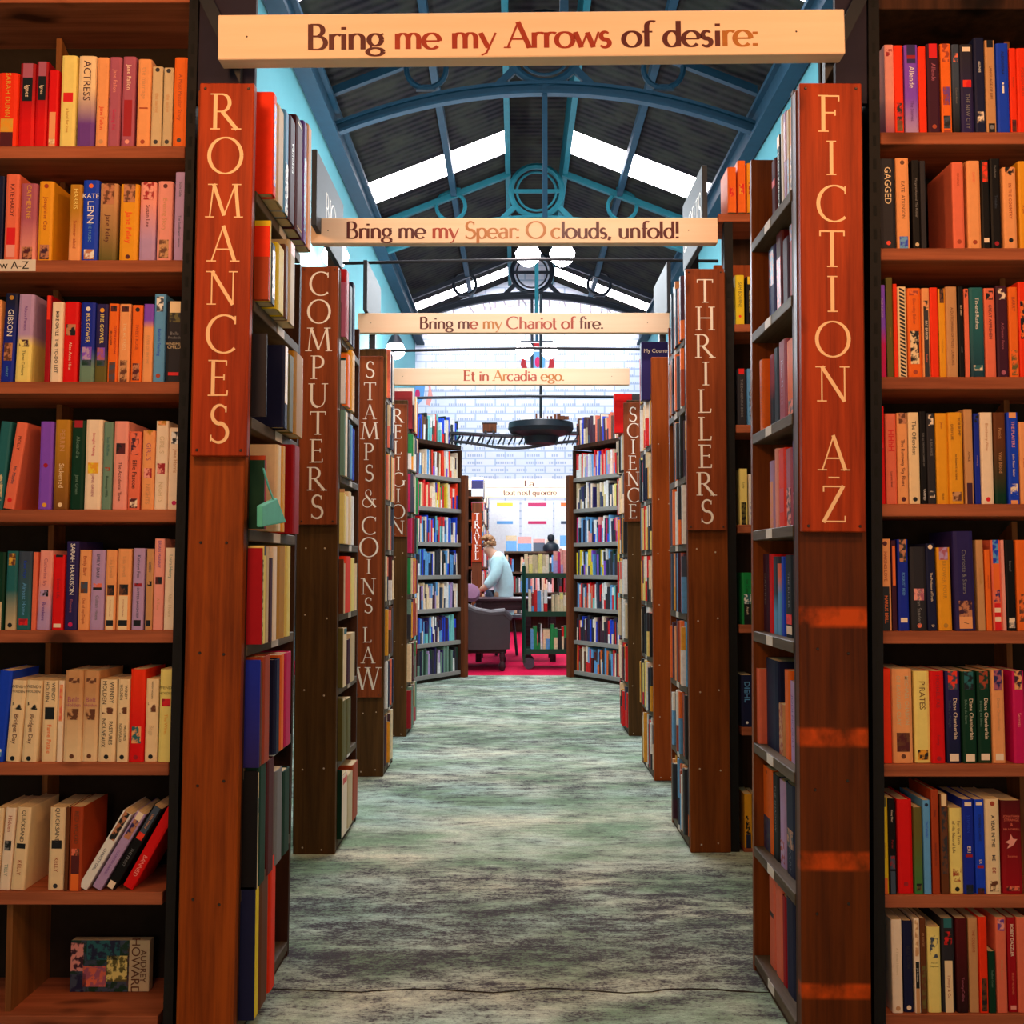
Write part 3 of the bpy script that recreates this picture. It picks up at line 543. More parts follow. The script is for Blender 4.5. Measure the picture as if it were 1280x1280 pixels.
  (319, 380, 260, 'rust', 'reddish brown paperback with skyline', dict(deco=[('t',.03,.46,'RED WOOD','brown',.7),('p',.5,.58,'brown','salmon'),('b',.58,.8,'maroon'),('b',.8,1,'orange')])),
  (364, 410, 300, 'white', 'pale paperback slumped sideways', dict(lean=.52, h=.178, deco=[('p',0,.36,'skin','black'),('t',.4,.84,'CHARITY GIRL','slate',.6)])),
  (430, 476, 300, 'lilac', 'lilac paperback slumped sideways', dict(lean=.52, h=.178, deco=[('b',0,.1,'pale'),('p',.1,.34,'indigo','skin'),('t',.4,.9,'COUNTRY DANCE','purple',.5)])),
  (492, 540, 300, 'black', 'black paperback with teal top, slumped', dict(lean=.52, h=.19, deco=[('b',0,.32,'slate'),('t',.05,.3,'Little Friend','peach',.6),('p',.32,.4,'red','vermilion'),('t',.44,.8,'THE FROST','grey',.6),('b',.92,1,'pale')])),
  (574, 626, 285, 'red', 'bright red paperback slumped in the corner', dict(lean=.5, h=.185, deco=[('t',.55,.9,'BANNED','pink',.8)]))]),
]
RIGHT = [
 (0, [(103, 148, 212, 'pink', 'pale pink paperback', dict(c2='mauve', gm=.2, gw=.2, deco=[('p',.05,.13,'crimson','pink')])),
  (149, 191, 215, 'vermilion', 'orange-red paperback with dark picture', dict(deco=[('p',.66,.86,'red','black'),('p',.86,.98,'brown','olive')])),
  (196, 262, 212, 'violet', 'violet paperback with white name', dict(c2='lilac', gm=.2, gw=.2, deco=[('b',0,.12,'indigo'),('b',.12,.16,'crimson'),('b',.16,.21,'indigo'),('t',.22,.52,'Allende','white',.8),('t',.56,.94,'The Stories','purple',.5)])),
  (263, 299, 220, 'vermilion', 'plain orange-red paperback', {}),
  (302, 363, 207, 'plum', 'dark plum paperback with red top', dict(deco=[('b',0,.16,'red'),('t',.2,.44,'Allende','mauve',.7),('d',.93,'rust')])),
  (367, 418, 207, 'orange', 'orange rust paperback with dark figure', dict(deco=[('p',0,.2,'orange','rust'),('p',.48,.68,'purple','rust'),('p',.8,.94,'black','slate'),('b',.96,1,'rust')])),
  (421, 457, 210, 'slate', 'dark slate paperback with small flame', dict(c2='black', gm=.3, gw=.3, deco=[('p',.1,.2,'slate','salmon'),('t',.3,.85,'Cultural Almost','grey',.5)])),
  (459, 522, 210, 'charcoal', 'charcoal navy paperback with tiny red angel', dict(c2='indigo', gm=.5, gw=.5, deco=[('b',.03,.08,'pale'),('p',.4,.48,'red','vermilion'),('t',.54,.96,'THE NEW CITY','grey',.6)])),
  (526, 576, 178, 'navy', 'tall navy book with white leaping deer', dict(hard=True, deco=[('t',.24,.38,'ALLENDE','white',.4),('p',.78,.9,'navy','pale')])),
  (579, 626, 190, 'tan', 'tan paperback with black ends', dict(deco=[('b',0,.08,'black'),('t',.12,.8,'LANGUAGE OF LIFE','brown',.6),('b',.9,1,'black'),('d',.94,'grey')])),
  (630, 690, 205, 'royal', 'bright blue paperback with white letter i', dict(deco=[('h',.5,.18,'i','white',1.5,'bold'),('t',.1,.34,'ALEXANDRA','navy',.5)])),
  (693, 724, 228, 'vermilion', 'orange-red paperback with dark foot', dict(deco=[('t',.1,.7,'FOREIGN','rust',.6),('p',.84,.98,'maroon','brown')])),
  (727, 778, 228, 'vermilion', 'orange-red paperback at frame edge', dict(deco=[('t',.1,.7,'FOREIGN FRUIT','rust',.6)]))]),
 (1, [(79, 154, 748, 'charcoal', 'charcoal paperback with cream title', dict(deco=[('t',.05,.55,'GAGGED','cream',.9),('d',.94,'vermilion')])),
  (156, 220, 745, 'peach', 'orange cream paperback with spaced capitals', dict(deco=[('d',.05,'brown'),('t',.1,.82,'KATE  ATKINSON','brown',.55),('p',.86,1,'sky','royal')])),
  (232, 270, 755, 'black', 'black paperback with fine white title', dict(deco=[('t',.05,.8,'Margaret Atwood  The Robber','grey',.6),('d',.95,'beige')])),
  (272, 297, 758, 'charcoal', 'thin black paperback', {}),
  (421, 478, 765, 'salmon', 'salmon paperback showing its front cover', dict(deco=[('t',.1,.3,'MAGNUS','rust',.4),('d',.92,'rust')])),
  (491, 556, 758, 'peach', 'peach paperback with faint title', dict(deco=[('t',.08,.3,'DAVID','salmon',.4),('d',.92,'rust')])),
  (559, 598, 755, 'black', 'black paperback with red figure', dict(deco=[('p',.02,.25,'vermilion','rust'),('b',.88,.93,'pale')])),
  (601, 651, 748, 'black', 'black paperback with white title', dict(deco=[('t',.05,.24,'Paul Auster','grey',.4),('t',.28,.68,'Timbuktu','slate',.5),('d',.94,'crimson')])),
  (661, 725, 788, 'peach', 'peach paperback with black graphic', dict(deco=[('p',0,.1,'black','peach'),('t',.14,.7,'IN THE COUNTRY','rust',.5),('d',.9,'black')])),
  (735, 778, 760, 'amber', 'yellow orange paperback at frame edge', dict(deco=[('t',.3,.8,'A Life','rust',.6)]))]),
 (2, [(70, 108, 100, 'violet', 'violet and magenta paperback', dict(c2='magenta', gm=.45, gw=.1, deco=[('t',.05,.45,'THE RANGE','lilac',.7)])),
  (111, 143, 65, 'olive', 'tall olive book', dict(hard=True, deco=[('t',.3,.8,'WINIFRED','ochre',.5)])),
  (145, 163, 95, 'vermilion', 'thin orange-red paperback', {}),
  (165, 206, 108, 'cream', 'black and cream striped paperback', dict(stripes=1)),
  (209, 276, 115, 'orange', 'orange paperback with black square picture', dict(deco=[('p',.03,.08,'rust','orange'),('t',.1,.42,'Dorothy Baker','rust',.5),('p',.48,.85,'black','cream'),('d',.94,'rust')])),
  (280, 316, 115, 'peach', 'half peach half charcoal paperback', dict(deco=[('p',.14,.25,'black','peach'),('b',.25,1,'charcoal'),('t',.3,.65,'PAT BARKER','pale',.7),('t',.7,.88,'Another','salmon',.5)])),
  (318, 356, 112, 'vermilion', 'plain bright red-orange paperback', {}),
  (358, 390, 118, 'amber', 'amber paperback with dark top', dict(deco=[('p',0,.16,'brown','black'),('t',.4,.9,'Lettice Cooper','ochre',.5)])),
  (393, 447, 108, 'tan', 'tan paperback with plain lettering', dict(deco=[('t',.2,.9,'A DUTCHMAN OF MOST CURIOUS','brown',.5)])),
  (451, 476, 108, 'black', 'slim black book with white capitals', dict(deco=[('t',.03,.5,'LILY BARRY','pale',.6),('t',.5,.9,'JUBILEE','grey',.5)])),
  (479, 501, 118, 'salmon', 'thin salmon paperback', dict(deco=[('p',.02,.1,'maroon','salmon')])),
  (504, 573, 112, 'teal', 'blue paperback with white script title', dict(c2='navy', gm=.2, gw=.5, deco=[('t',.08,.5,'Tin-and-Rushes','white',.6),('p',.87,.93,'teal','pale')])),
  (574, 626, 115, 'salmon', 'salmon paperback with black lettering', dict(deco=[('p',.03,.13,'black','salmon'),('t',.18,.58,'GREAT APPREHEN','plum',.6)])),
  (629, 686, 105, 'plum', 'dark plum paperback with white bird', dict(deco=[('p',.03,.15,'plum','pale'),('t',.2,.9,'A Greater Peace','mauve',.5),('d',.95,'mauve')])),
  (689, 733, 110, 'orange', 'orange paperback with speckled foot', dict(deco=[('t',.08,.3,'BARRY','rust',.8),('p',.7,.98,'olive','orange')])),
  (736, 778, 85, 'vermilion', 'orange-red paperback at frame edge', dict(deco=[('p',.2,.6,'orange','black')]))]),
 (3, [(73, 103, 670, 'red', 'red paperback', dict(deco=[('p',.38,.44,'black','red'),('t',.5,.95,'Hilary','crimson',.5)])),
  (107, 159, 705, 'salmon', 'salmon paperback with big red capitals', dict(deco=[('t',.02,.58,'HHhH','red',1.15,'bold'),('t',.62,.84,'Laurent Binet','maroon',.4)])),
  (162, 213, 702, 'peach', 'peach paperback with face on top', dict(deco=[('p',0,.12,'brown','skin'),('t',.2,.9,'The Runaway Sky Blues','maroon',.7),('d',.95,'maroon')])),
  (215, 268, 700, 'cream', 'cream paperback with script title', dict(deco=[('t',.06,.5,'The Offendest','charcoal',.8),('d',.95,'black')])),
  (270, 301, 695, 'black', 'black paperback with fine capitals', dict(deco=[('t',.05,.78,'FOR ALL THE WALKS CARRIED ON','grey',.5),('t',.84,.96,'VAMPED','white',.7)])),
  (303, 342, 703, 'charcoal', 'charcoal paperback with pale figure', dict(deco=[('p',.02,.14,'charcoal','pale'),('t',.16,.6,'A BALANCE','grey',.6),('p',.86,.93,'charcoal','pale')])),
  (344, 402, 703, 'amber', 'plain yellow orange paperback', dict(deco=[('t',.08,.2,'Jesse','rust',.4),('t',.88,.96,'FELINE','brown',.4)])),
  (404, 473, 700, 'amber', 'yellow orange paperback with dark title lines', dict(deco=[('t',.03,.28,'BOB BUMP','brown',.4,.25),('t',.05,.38,'EVERY LIFE','brown',.35,-.25),('t',.4,.8,'to know it to leave','brown',.35),('p',.87,.97,'tan','brown')])),
  (479, 520, 685, 'tan', 'brown orange paperback with dark foot', dict(deco=[('t',.3,.7,'A MILE','brown',.6),('b',.78,1,'plum')])),
  (525, 552, 705, 'blue', 'indigo blue paperback', dict(deco=[('p',.02,.1,'black','blue'),('t',.2,.85,'A Running Sky','lilac',.5)])),
  (556, 615, 700, 'pale', 'pale cream paperback with thin title', dict(deco=[('t',.08,.46,'Blackberry Wine','tan',.5),('d',.95,'red')])),
  (618, 676, 700, 'brown', 'dark brown green paperback', dict(c2='bottle', gm=.4, gw=.3, deco=[('t',.06,.4,'Patrick','tan',.5),('t',.4,.7,'Vital Blood','tan',.6)])),
  (682, 736, 700, 'royal', 'blue paperback with cream ends', dict(deco=[('b',0,.06,'peach'),('t',.08,.4,'THE PLAYERS','pink',.6),('t',.42,.74,'John Fitzer Baker','pale',.5),('p',.78,.9,'royal','pale'),('b',.96,1,'peach')])),
  (739, 778, 745, 'peach', 'peach paperback at frame edge', dict(deco=[('t',.1,.9,'A Novel','rust',.5)]))]),
 (4, [(79, 134, 128, 'peach', 'peach paperback with black lower half', dict(deco=[('d',.05,'maroon'),('t',.1,.5,'MAKING LOVE','rust',.6),('b',.52,1,'black'),('t',.6,.94,'MARIUS BRILL','orange',.6,'bold')])),
  (136, 158, 135, 'plum', 'thin dark paperback with orange panel', dict(deco=[('b',.06,.5,'orange')])),
  (164, 216, 130, 'blue', 'vivid blue paperback with portrait', dict(deco=[('p',0,.25,'skin','charcoal'),('t',.28,.7,'FORREST REID','sky',.5),('b',.86,.91,'pale')])),
  (223, 301, 165, 'charcoal', 'charcoal paperback with pink patch', dict(deco=[('p',.5,.64,'mauve','pink'),('t',.5,.96,'Rowan Sanders','grey',.6),('d',.94,'salmon')])),
  (303, 347, 150, 'navy', 'navy black paperback leaning', dict(lean=-.012, deco=[('d',.04,'pale'),('t',.2,.8,'The Professor of Truth','pale',.5),('t',.92,.97,'D','pale',.6)])),
  (353, 419, 168, 'amber', 'amber paperback with lilac picture', dict(lean=-.012, deco=[('p',0,.15,'mauve','lilac'),('t',.18,.6,'BROWER FOUR','ochre',.6),('d',.94,'ochre')])),
  (432, 531, 92, 'indigo', 'fat navy paperback with silver lettering', dict(lean=-.012, deco=[('t',.12,.7,'Charlotte & Sisters','grey',.6),('p',.7,.86,'plum','skin'),('b',.86,.98,'peach'),('t',.88,.97,'/','black',.5)])),
  (541, 575, 133, 'tan', 'tan cream paperback with thin title', dict(lean=-.012, deco=[('t',.1,.7,'Justin Cartwright','ochre',.5)])),
  (580, 606, 178, 'orange', 'short orange tan paperback', dict(lean=-.012, deco=[('t',.1,.7,'TWENTY POEMS','rust',.5)])),
  (610, 655, 133, 'salmon', 'paperback with blue sky and red stripes', dict(lean=-.01, deco=[('p',0,.26,'royal','sky'),('b',.26,.66,'orange'),('p',.55,.68,'indigo','salmon'),('b',.7,.75,'red'),('b',.75,.8,'pale'),('b',.8,.85,'red'),('b',.85,.9,'pale'),('b',.9,1,'red')])),
  (658, 673, 133, 'pink', 'thin pink paperback', dict(lean=-.01)),
  (676, 721, 133, 'black', 'black paperback with pale foot', dict(lean=-.01, deco=[('t',.08,.5,'Emanuel','grey',.5),('p',.86,.97,'pale','grey')])),
  (724, 778, 133, 'orange', 'orange brown paperback at frame edge', dict(deco=[('p',.6,.9,'brown','orange')]))]),
 (5, [(89, 135, 740, 'vermilion', 'plain orange-red book beside the post', dict(hard=True)),
  (138, 236, 740, 'peach', 'fat peach paperback with brown figure', dict(deco=[('t',.05,.62,'MICHAEL CHABON','beige',.42,.2,'bold'),('t',.05,.62,'OF KAVALIER CLAY','beige',.42,-.2,'bold'),('p',.68,.88,'brown','maroon'),('d',.93,'brown')])),
  (241, 318, 750, 'lemon', 'cream yellow paperback with dark burnt foot', dict(deco=[('t',.07,.46,'PIRATES','brown',.75),('p',.86,.97,'amber','black')])),
  (321, 386, 750, 'red', 'plain bright red paperback', dict(deco=[('t',.04,.4,'MICHAEL FAB','crimson',.6),('t',.6,.9,'Fanny','crimson',.5),('d',.95,'crimson')])),
  (391, 461, 750, 'indigo', 'navy paperback with white script', dict(c2='navy', gm=.5, gw=.4, deco=[('p',0,.2,'vermilion','slate'),('t',.26,.78,'Diane Chamberlain','pale',.72,.12),('t',.28,.65,'The Bay at Midnight','slate',.42,-.25),('b',.9,.98,'pale')])),
  (468, 536, 752, 'bottle', 'bottle green paperback with white script', dict(deco=[('p',0,.2,'teal','black'),('t',.26,.78,'Diane Chamberlain','pale',.72,.12),('t',.28,.6,'Before the Storm','sage',.42,-.25),('b',.9,.98,'pale')])),
  (540, 605, 750, 'bottle', 'dark olive paperback with white script', dict(c2='olive', gm=-.2, gw=.3, deco=[('p',0,.2,'rust','bottle'),('t',.26,.78,'Diane Chamberlain','pale',.72,.12),('t',.28,.65,'Breaking the Silence','sage',.42,-.25),('b',.9,.97,'pale')])),
  (609, 670, 745, 'peach', 'peach paperback with purple picture', dict(deco=[('p',0,.22,'indigo','mauve'),('t',.26,.7,'Diane Chamberlain','tan',.5),('b',.9,.97,'pale')])),
  (708, 765, 750, 'magenta', 'magenta paperback at frame edge', dict(deco=[('p',0,.2,'plum','peach'),('t',.26,.8,'Secrets','pink',.6)]))]),
 (6, [(89, 119, 215, 'yellow', 'yellow paperback with green top', dict(deco=[('b',0,.1,'olive'),('t',.3,.8,'A Reconstructed','ochre',.5),('b',.84,1,'orange')])),
  (121, 156, 220, 'black', 'black paperback with rose', dict(deco=[('t',.03,.34,'Kinsey Ellery','pale',.5),('t',.4,.56,'Murder','crimson',.6),('p',.6,.74,'crimson','slate'),('b',.76,1,'slate')])),
  (162, 236, 225, 'red', 'plain bright red hardback', dict(hard=True, deco=[('d',.9,'crimson')])),
  (241, 281, 262, 'olive', 'olive green paperback', dict(c2='green', gm=.2, gw=.5, deco=[('p',.88,.96,'black','olive')])),
  (286, 320, 228, 'sky', 'sky blue paperback', dict(deco=[('d',.05,'navy'),('t',.16,.46,'The Carhullan','royal',.6)])),
  (325, 361, 180, 'rust', 'tall rust orange book', dict(hard=True, deco=[('t',.1,.36,'Hester','maroon',.5),('t',.44,.8,'Seeking What the Owl','maroon',.5)])),
  (366, 405, 200, 'brown', 'charcoal brown paperback with cream top', dict(deco=[('b',0,.12,'cream'),('p',.13,.8,'charcoal','brown')])),
  (409, 471, 265, 'lemon', 'cream yellow paperback with bird and long title', dict(deco=[('t',.08,.5,'For the Term','brown',.5,.2),('t',.08,.6,'of His Natural Life','brown',.5,-.2),('p',.7,.86,'rust','lemon'),('d',.95,'black')])),
  (473, 525, 225, 'blue', 'blue paperback with red and white letters', dict(deco=[('b',.03,.07,'pale'),('t',.12,.4,'STEPHEN','royal',.6),('t',.46,.6,'ERI','pale',.7),('b',.58,.61,'crimson'),('p',.9,1,'navy','black')])),
  (528, 576, 225, 'royal', 'bright blue paperback with pale letters', dict(deco=[('b',.03,.06,'pale'),('t',.1,.5,'STEPHEN CLARKE','navy',.5),('t',.6,.72,'ER','pale',.6),('b',.7,.73,'crimson'),('p',.94,1,'maroon','black')])),
  (580, 648, 222, 'cream', 'cream paperback with black capitals', dict(deco=[('d',.05,'rust'),('t',.13,.55,'A YEAR IN THE','charcoal',.5,'bold'),('t',.56,.68,'ME','navy',.5,'bold'),('t',.7,.8,'DE','crimson',.5,'bold'),('p',.86,.97,'brown','cream')])),
  (653, 752, 230, 'maroon', 'wide maroon paperback with pale dove', dict(c2='crimson', gm=.5, gw=.5, deco=[('h',.17,.08,'JONATHAN','salmon',.7),('h',.21,.08,'STRANGE','salmon',.7),('h',.26,.08,'&','salmon',.12),('h',.31,.08,'MR NORRELL','salmon',.8),('dove',.44),('h',.6,.08,'Susanna','salmon',.6),('p',.92,.97,'maroon','salmon')]))]),
 (7, [(136, 187, 790, 'pale', 'cream paperback with pages facing the post', dict(deco=[('t',.2,.7,'A Tender Moment','beige',.5),('d',.95,'tan')])),
  (190, 236, 795, 'navy', 'navy black paperback', dict(deco=[('t',.2,.6,'BELLE OLIVER','charcoal',.6),('d',.95,'pale')])),
  (243, 270, 785, 'pale', 'slim cream and black paperback', dict(deco=[('p',.02,.4,'cream','tan'),('b',.46,.74,'black'),('t',.47,.73,'J.M. Coetzee','white',.7),('b',.74,1,'tan')])),
  (272, 299, 785, 'brown', 'slim brown olive paperback', dict(deco=[('t',.05,.4,'J.M. COETZEE','tan',.6),('p',.5,.95,'olive','brown')])),
  (304, 368, 825, 'lemon', 'pale yellow paperback with blue animal picture', dict(deco=[('p',.1,.36,'slate','lemon'),('h',.42,.06,'Foe of','olive',.6),('h',.46,.06,'Magdalena','olive',.8)])),
  (373, 433, 785, 'charcoal', 'half charcoal half cream paperback with red bird', dict(deco=[('b',0,.1,'teal'),('p',.14,.28,'red','black'),('b',.45,1,'cream'),('t',.6,.85,'Tommy & Co','rust',.5)])),
  (441, 496, 785, 'maroon', 'dark maroon black paperback', dict(c2='black', gm=.3, gw=.5, deco=[('t',.6,.9,'Tommy Collins','mauve',.5)])),
  (500, 545, 783, 'tan', 'salmon tan paperback', dict(deco=[('t',.08,.4,'THE COLLINS','rust',.6)])),
  (550, 589, 778, 'vermilion', 'orange-red paperback with dark scene', dict(deco=[('p',.64,.98,'black','brown')])),
  (591, 625, 940, 'bottle', 'short dark green paperback', dict(deco=[('t',.08,.8,'The Black Curtain','sage',.5)])),
  (629, 680, 780, 'salmon', 'salmon paperback with purple mark', dict(deco=[('p',.02,.14,'purple','pink'),('t',.3,.8,'Wilkie Collins','tan',.5)])),
  (683, 726, 780, 'crimson', 'crimson paperback with bold capitals', dict(deco=[('t',.03,.45,'BOBBY DAZZLER','pale',.7,'bold'),('t',.52,.88,'PHILIP HENSHER','salmon',.5),('b',.93,.97,'pink')])),
  (729, 778, 780, 'salmon', 'salmon paperback at frame edge', {})]),
]
def dove(b, w, h, f):
    z = h * (1 - f); s = w * .36
    pts = [(-.9,-.1),(-.3,.25),(-.15,1.0),(.2,.35),(.75,.3),(.5,.05),(.25,-.45),(-.25,-.75),(-.7,-.95),(-.35,-.35)]
    mb = MB(); mb.add([(x*s, -.0006, z + y*s) for x, y in pts], [tuple(range(len(pts)))]); kid(b, 'cover_dove', mb, 'pink')
def stripes(b, w, h):
    n = 24
    for i in range(n):
        z0 = h * i / n; mb = MB()
        mb.add([(-w*.3, -.0006, z0 + .002), (w*.3, -.0006, z0 - .004 if i else z0), (w*.3, -.0006, z0 + .001), (-w*.3, -.0006, z0 + .006)], [(0,1,2,3)])
        if i == 0: allm = mb
        else: allm.add(mb.v, mb.f)
    kid(b, 'spine_stripe', allm, 'black')
def front_books(data, u0, sh, zs, ubook, lean0, from_right, where, yoff):
    for si, rows in data:
        voff = yoff[si]; n = len(rows); z = zs[si]
        for i, (xa, xb, yt, c, words, op) in enumerate(rows):
            op = dict(op); lean = op.pop('lean', 0) + lean0; hh = op.pop('h', None); st = op.pop('stripes', 0)
            Yf = Y0 + .004 + R.uniform(0, .007); ua, ub = u0 + xa / 3.765, u0 + xb / 3.765
            va = sh[si]; A = PY(ua, va, Yf); B = PY(ub, va, Yf); w = (B.x - A.x) * .985; x = (A.x + B.x) / 2
            if hh is None: hh = (PY((ua + ub) / 2, voff + yt / 3.765, Yf).z - z) / max(.5, math.cos(lean))
            lift = abs(math.sin(lean)) * w / 2 + .0006
            k = (n - i) if from_right else i + 1
            deco = op.pop('deco', []); dv = [d for d in deco if d[0] == 'dove']; deco = [d for d in deco if d[0] != 'dove']
            b = book('paperback_book', w, hh, R.uniform(.118, .132), (x, Yf, z + lift), c, 0, lean, deco=deco,
                     label=f'{words}, {ORD[k-1]} from {where} post, {NAMES[si]} shelf', group=f'books on the {NAMES[si]} shelf beside the {where} post', **op)
            if dv: dove(b, w, hh, dv[0][1])
            if st: stripes(b, w, hh)
front_books(LEFT, 0, SH_L, ZL, 110, LEAN_L, True, 'ROMANCES', [0, 0, 330, 330, 640, 640, 940])
front_books(RIGHT, 1080, SH_R, ZR, 1190, -.002, False, 'FICTION', [0, 0, 330, 330, 640, 640, 940, 940])
# the book lying on its side, facing out, at the bottom of the left case
zb = ZL[7]; Yc = 2.29; a = PY(328/3.765, 1240, Yc); b_ = PY(700/3.765, 1240, Yc); ht = (PY(135, 940 + 890/3.765, Yc).z - zb); wd = b_.x - a.x
pb = MB().bbox(-wd/2, wd/2, 0, .024, 0, ht, .001).build('paperback_book', M_PRINT)
pb.color = (*PAL['beige'], 1); pb['c2'] = list(PAL['beige']); pb['gm'] = .5; pb['gw'] = .1
pb.location = ((a.x + b_.x) / 2, Yc, zb + .0006); pb.rotation_euler = (-.03, 0, 0)
tag(pb, 'book lying on its side facing out alone on the bottom shelf beside ROMANCES post', 'book')
MB().box(-wd/2 + .002, wd/2 - .003, .0015, .0225, ht - .0008, ht + .0002).build('page_block', M_PAGE, pb)
def cover_pic(x0, x1, z0, z1, c, c2, k=1, nm='cover_picture'):
    kid(pb, nm, MB().box(wd*(x0-.5), wd*(x1-.5), -.0003*k, .0003, ht*z0, ht*z1), c, M_PIC, c2)
cover_pic(0, .74, 0, 1, 'slate', 'bottle'); cover_pic(.0, .16, .4, .95, 'pink', 'plum', 2); cover_pic(.2, .62, .62, 1, 'navy', 'teal', 2)
cover_pic(.46, .72, .2, .7, 'olive', 'lemon', 2); cover_pic(.16, .45, .1, .5, 'salmon', 'mauve', 3); cover_pic(.0, .2, .0, .35, 'navy', 'slate', 3)
for txt, xx, s, ln in (('AUDREY', .92, .10, .62), ('HOWARD', .82, .125, .9), ('The Woman from Browhead', .73, .04, .9)):
    cu = bpy.data.curves.new('cover_title', 'FONT'); cu.body = txt; cu.align_x = 'CENTER'; cu.align_y = 'CENTER'; cu.size = ht * ln / (len(txt) * .62); cu.materials.append(M_INK)
    o = bpy.data.objects.new('cover_title', cu); C.objects.link(o); o.parent = pb; o.color = (*PAL['brown'], 1)
    o.matrix_local = Matrix(((0, 1, 0, wd*(xx-.5)), (0, 0, -1, -.0012), (-1, 0, 0, ht*.5), (0, 0, 0, 1)))
# ------------------------------------------------------------------ front bookcases
def front_case(side):
    s = -1 if side == 'L' else 1
    zs, sh = (ZL, SH_L) if s < 0 else (ZR, SH_R)
    ends = [231, 231, 228, 224, 217, 211, 203, 197] if s < 0 else [1100.5, 1100.5, 1099, 1099.5, 1102, 1103, 1104, 1106]
    lab = 'dark bookcase of romance paperbacks beside the ROMANCES post' if s < 0 else 'dark bookcase of fiction paperbacks beside the FICTION post'
    xo = s * 1.42
    e = empty('bookcase', ((PY(100 if s < 0 else 1190, 708, Y0)).x, Y0, 0)); tag(e, lab, 'bookcase', 'front bookcases')
    inv = Vector(e.location)
    def part(mb, name, mat, **k):
        o = mb.build(name, mat, e, **k); o.location = -inv; return o
    for i, z in enumerate(zs):
        xe = PY(ends[i], sh[i], Y0).x; t = .026
        sf = part(MB().bbox(min(xo, xe), max(xo, xe), Y0, Y0 + .2, z - t, z, .0015), 'shelf', M['lip'])
        if s < 0 and i == 1:
            a = PY(-16, 326, Y0).x; b = PY(45, 326, Y0).x
            t_ = MB().box(a, b, Y0 - .0012, Y0 - .0002, z - .024, z + .001).build('shelf_label', M['tag'], sf); t_.location = (0, 0, 0)
            cu = bpy.data.curves.new('label_lettering', 'FONT'); cu.body = 'Overflow A-Z'; cu.align_x = 'RIGHT'; cu.align_y = 'CENTER'; cu.size = .0235; cu.materials.append(M['hole'])
            o = bpy.data.objects.new('label_lettering', cu); C.objects.link(o); o.parent = sf
            o.matrix_local = Matrix(((1,0,0,b - .014), (0,0,-1,Y0 - .0016), (0,1,0,z - .012), (0,0,0,1)))
    # top rail
    z = PY(110, 3, Y0).z if s < 0 else PY(1190, 11, Y0).z
    xe = PY(240 if s < 0 else 1096, 5, Y0).x
    part(MB().bbox(min(xo, xe), max(xo, xe), Y0, Y0 + .22, z, z + .09, .0015), 'top_rail', M['lip'] if s < 0 else M['case'])
    part(MB().box(xo, PY(232 if s < 0 else 1094, 640, Y0).x + s * -.04, Y0 + .2, Y0 + .215, 0, z + .05), 'back_panel', M['back'])
    # dividers: slanted tabs above, full boards below
    if s < 0: dv = [(74, 48, 1), (79, 197, 1), (70, 350, 1), (74, 510, 0), (64, 655, 0), (60, 815, 0), (56, 975, 0), (24, 1137, 0)]
    else: dv = [(1258, 38, 1), (1250, 187, 0), (1253, 343, 1), (1258, 495, 1), (1268, 652, 1), (1262, 812, 0), (1278, 975, 0), (1276, 1140, 0)]
    for i, (u, vt, slant) in enumerate(dv):
        z0 = zs[i]; z1 = PY(u, vt, Y0 + .06).z; x = PY(u, vt, Y0 + .06).x; y0 = Y0 + (.14 if (i < 7) else .02); y1 = Y0 + .2
        if i < 7: x = PY(u, vt, y0).x; z1 = PY(u, vt, y0).z
        if not slant: z1 = (zs[i-1] if i else z) - .0265
        z1 = min(z1, (zs[i-1] - .0265) if i else z)
        zz = z1 - .03 if slant else z1
        part(MB().hexa([(x-.006,y0,z0),(x+.006,y0,z0),(x+.006,y1,z0),(x-.006,y1,z0),(x-.006,y0,z1),(x+.006,y0,z1),(x+.006,y1,zz),(x-.006,y1,zz)]), 'divider', M['div'])
    # slotted steel upright
    lean = .009 if s < 0 else .012
    ua, ub = (236, 247.5) if s < 0 else (1084, 1097.5)
    x0 = PY(ua if s < 0 else ua, 100, Y0 - .01).x; x1 = PY(ub, 100, Y0 - .01).x
    H0 = PY(240, 100, Y0).z
    def shx(x, zz): return x + lean * (zz - H0)
    mb = MB(); y0, y1 = Y0 - .02, Y0 + .03
    zb, ztp = 0, 2.26
    mb.hexa([(shx(x0,zb),y0,zb),(shx(x1,zb),y0,zb),(shx(x1,zb),y1,zb),(shx(x0,zb),y1,zb),(shx(x0,ztp),y0,ztp),(shx(x1,ztp),y0,ztp),(shx(x1,ztp),y1,ztp),(shx(x0,ztp),y1,ztp)])
    zz = .05
    while zz < 2.2:
        m_ = (x0 + x1) / 2 + lean * (zz - H0); mb.box(m_ - .0035, m_ + .0035, y0 - .0004, y0 + .001, zz, zz + .022, 1); zz += .05
    part(mb, 'slotted_upright', [M['steel'], M['hole']])
    return e
CASE_L = front_case('L'); CASE_R = front_case('R')
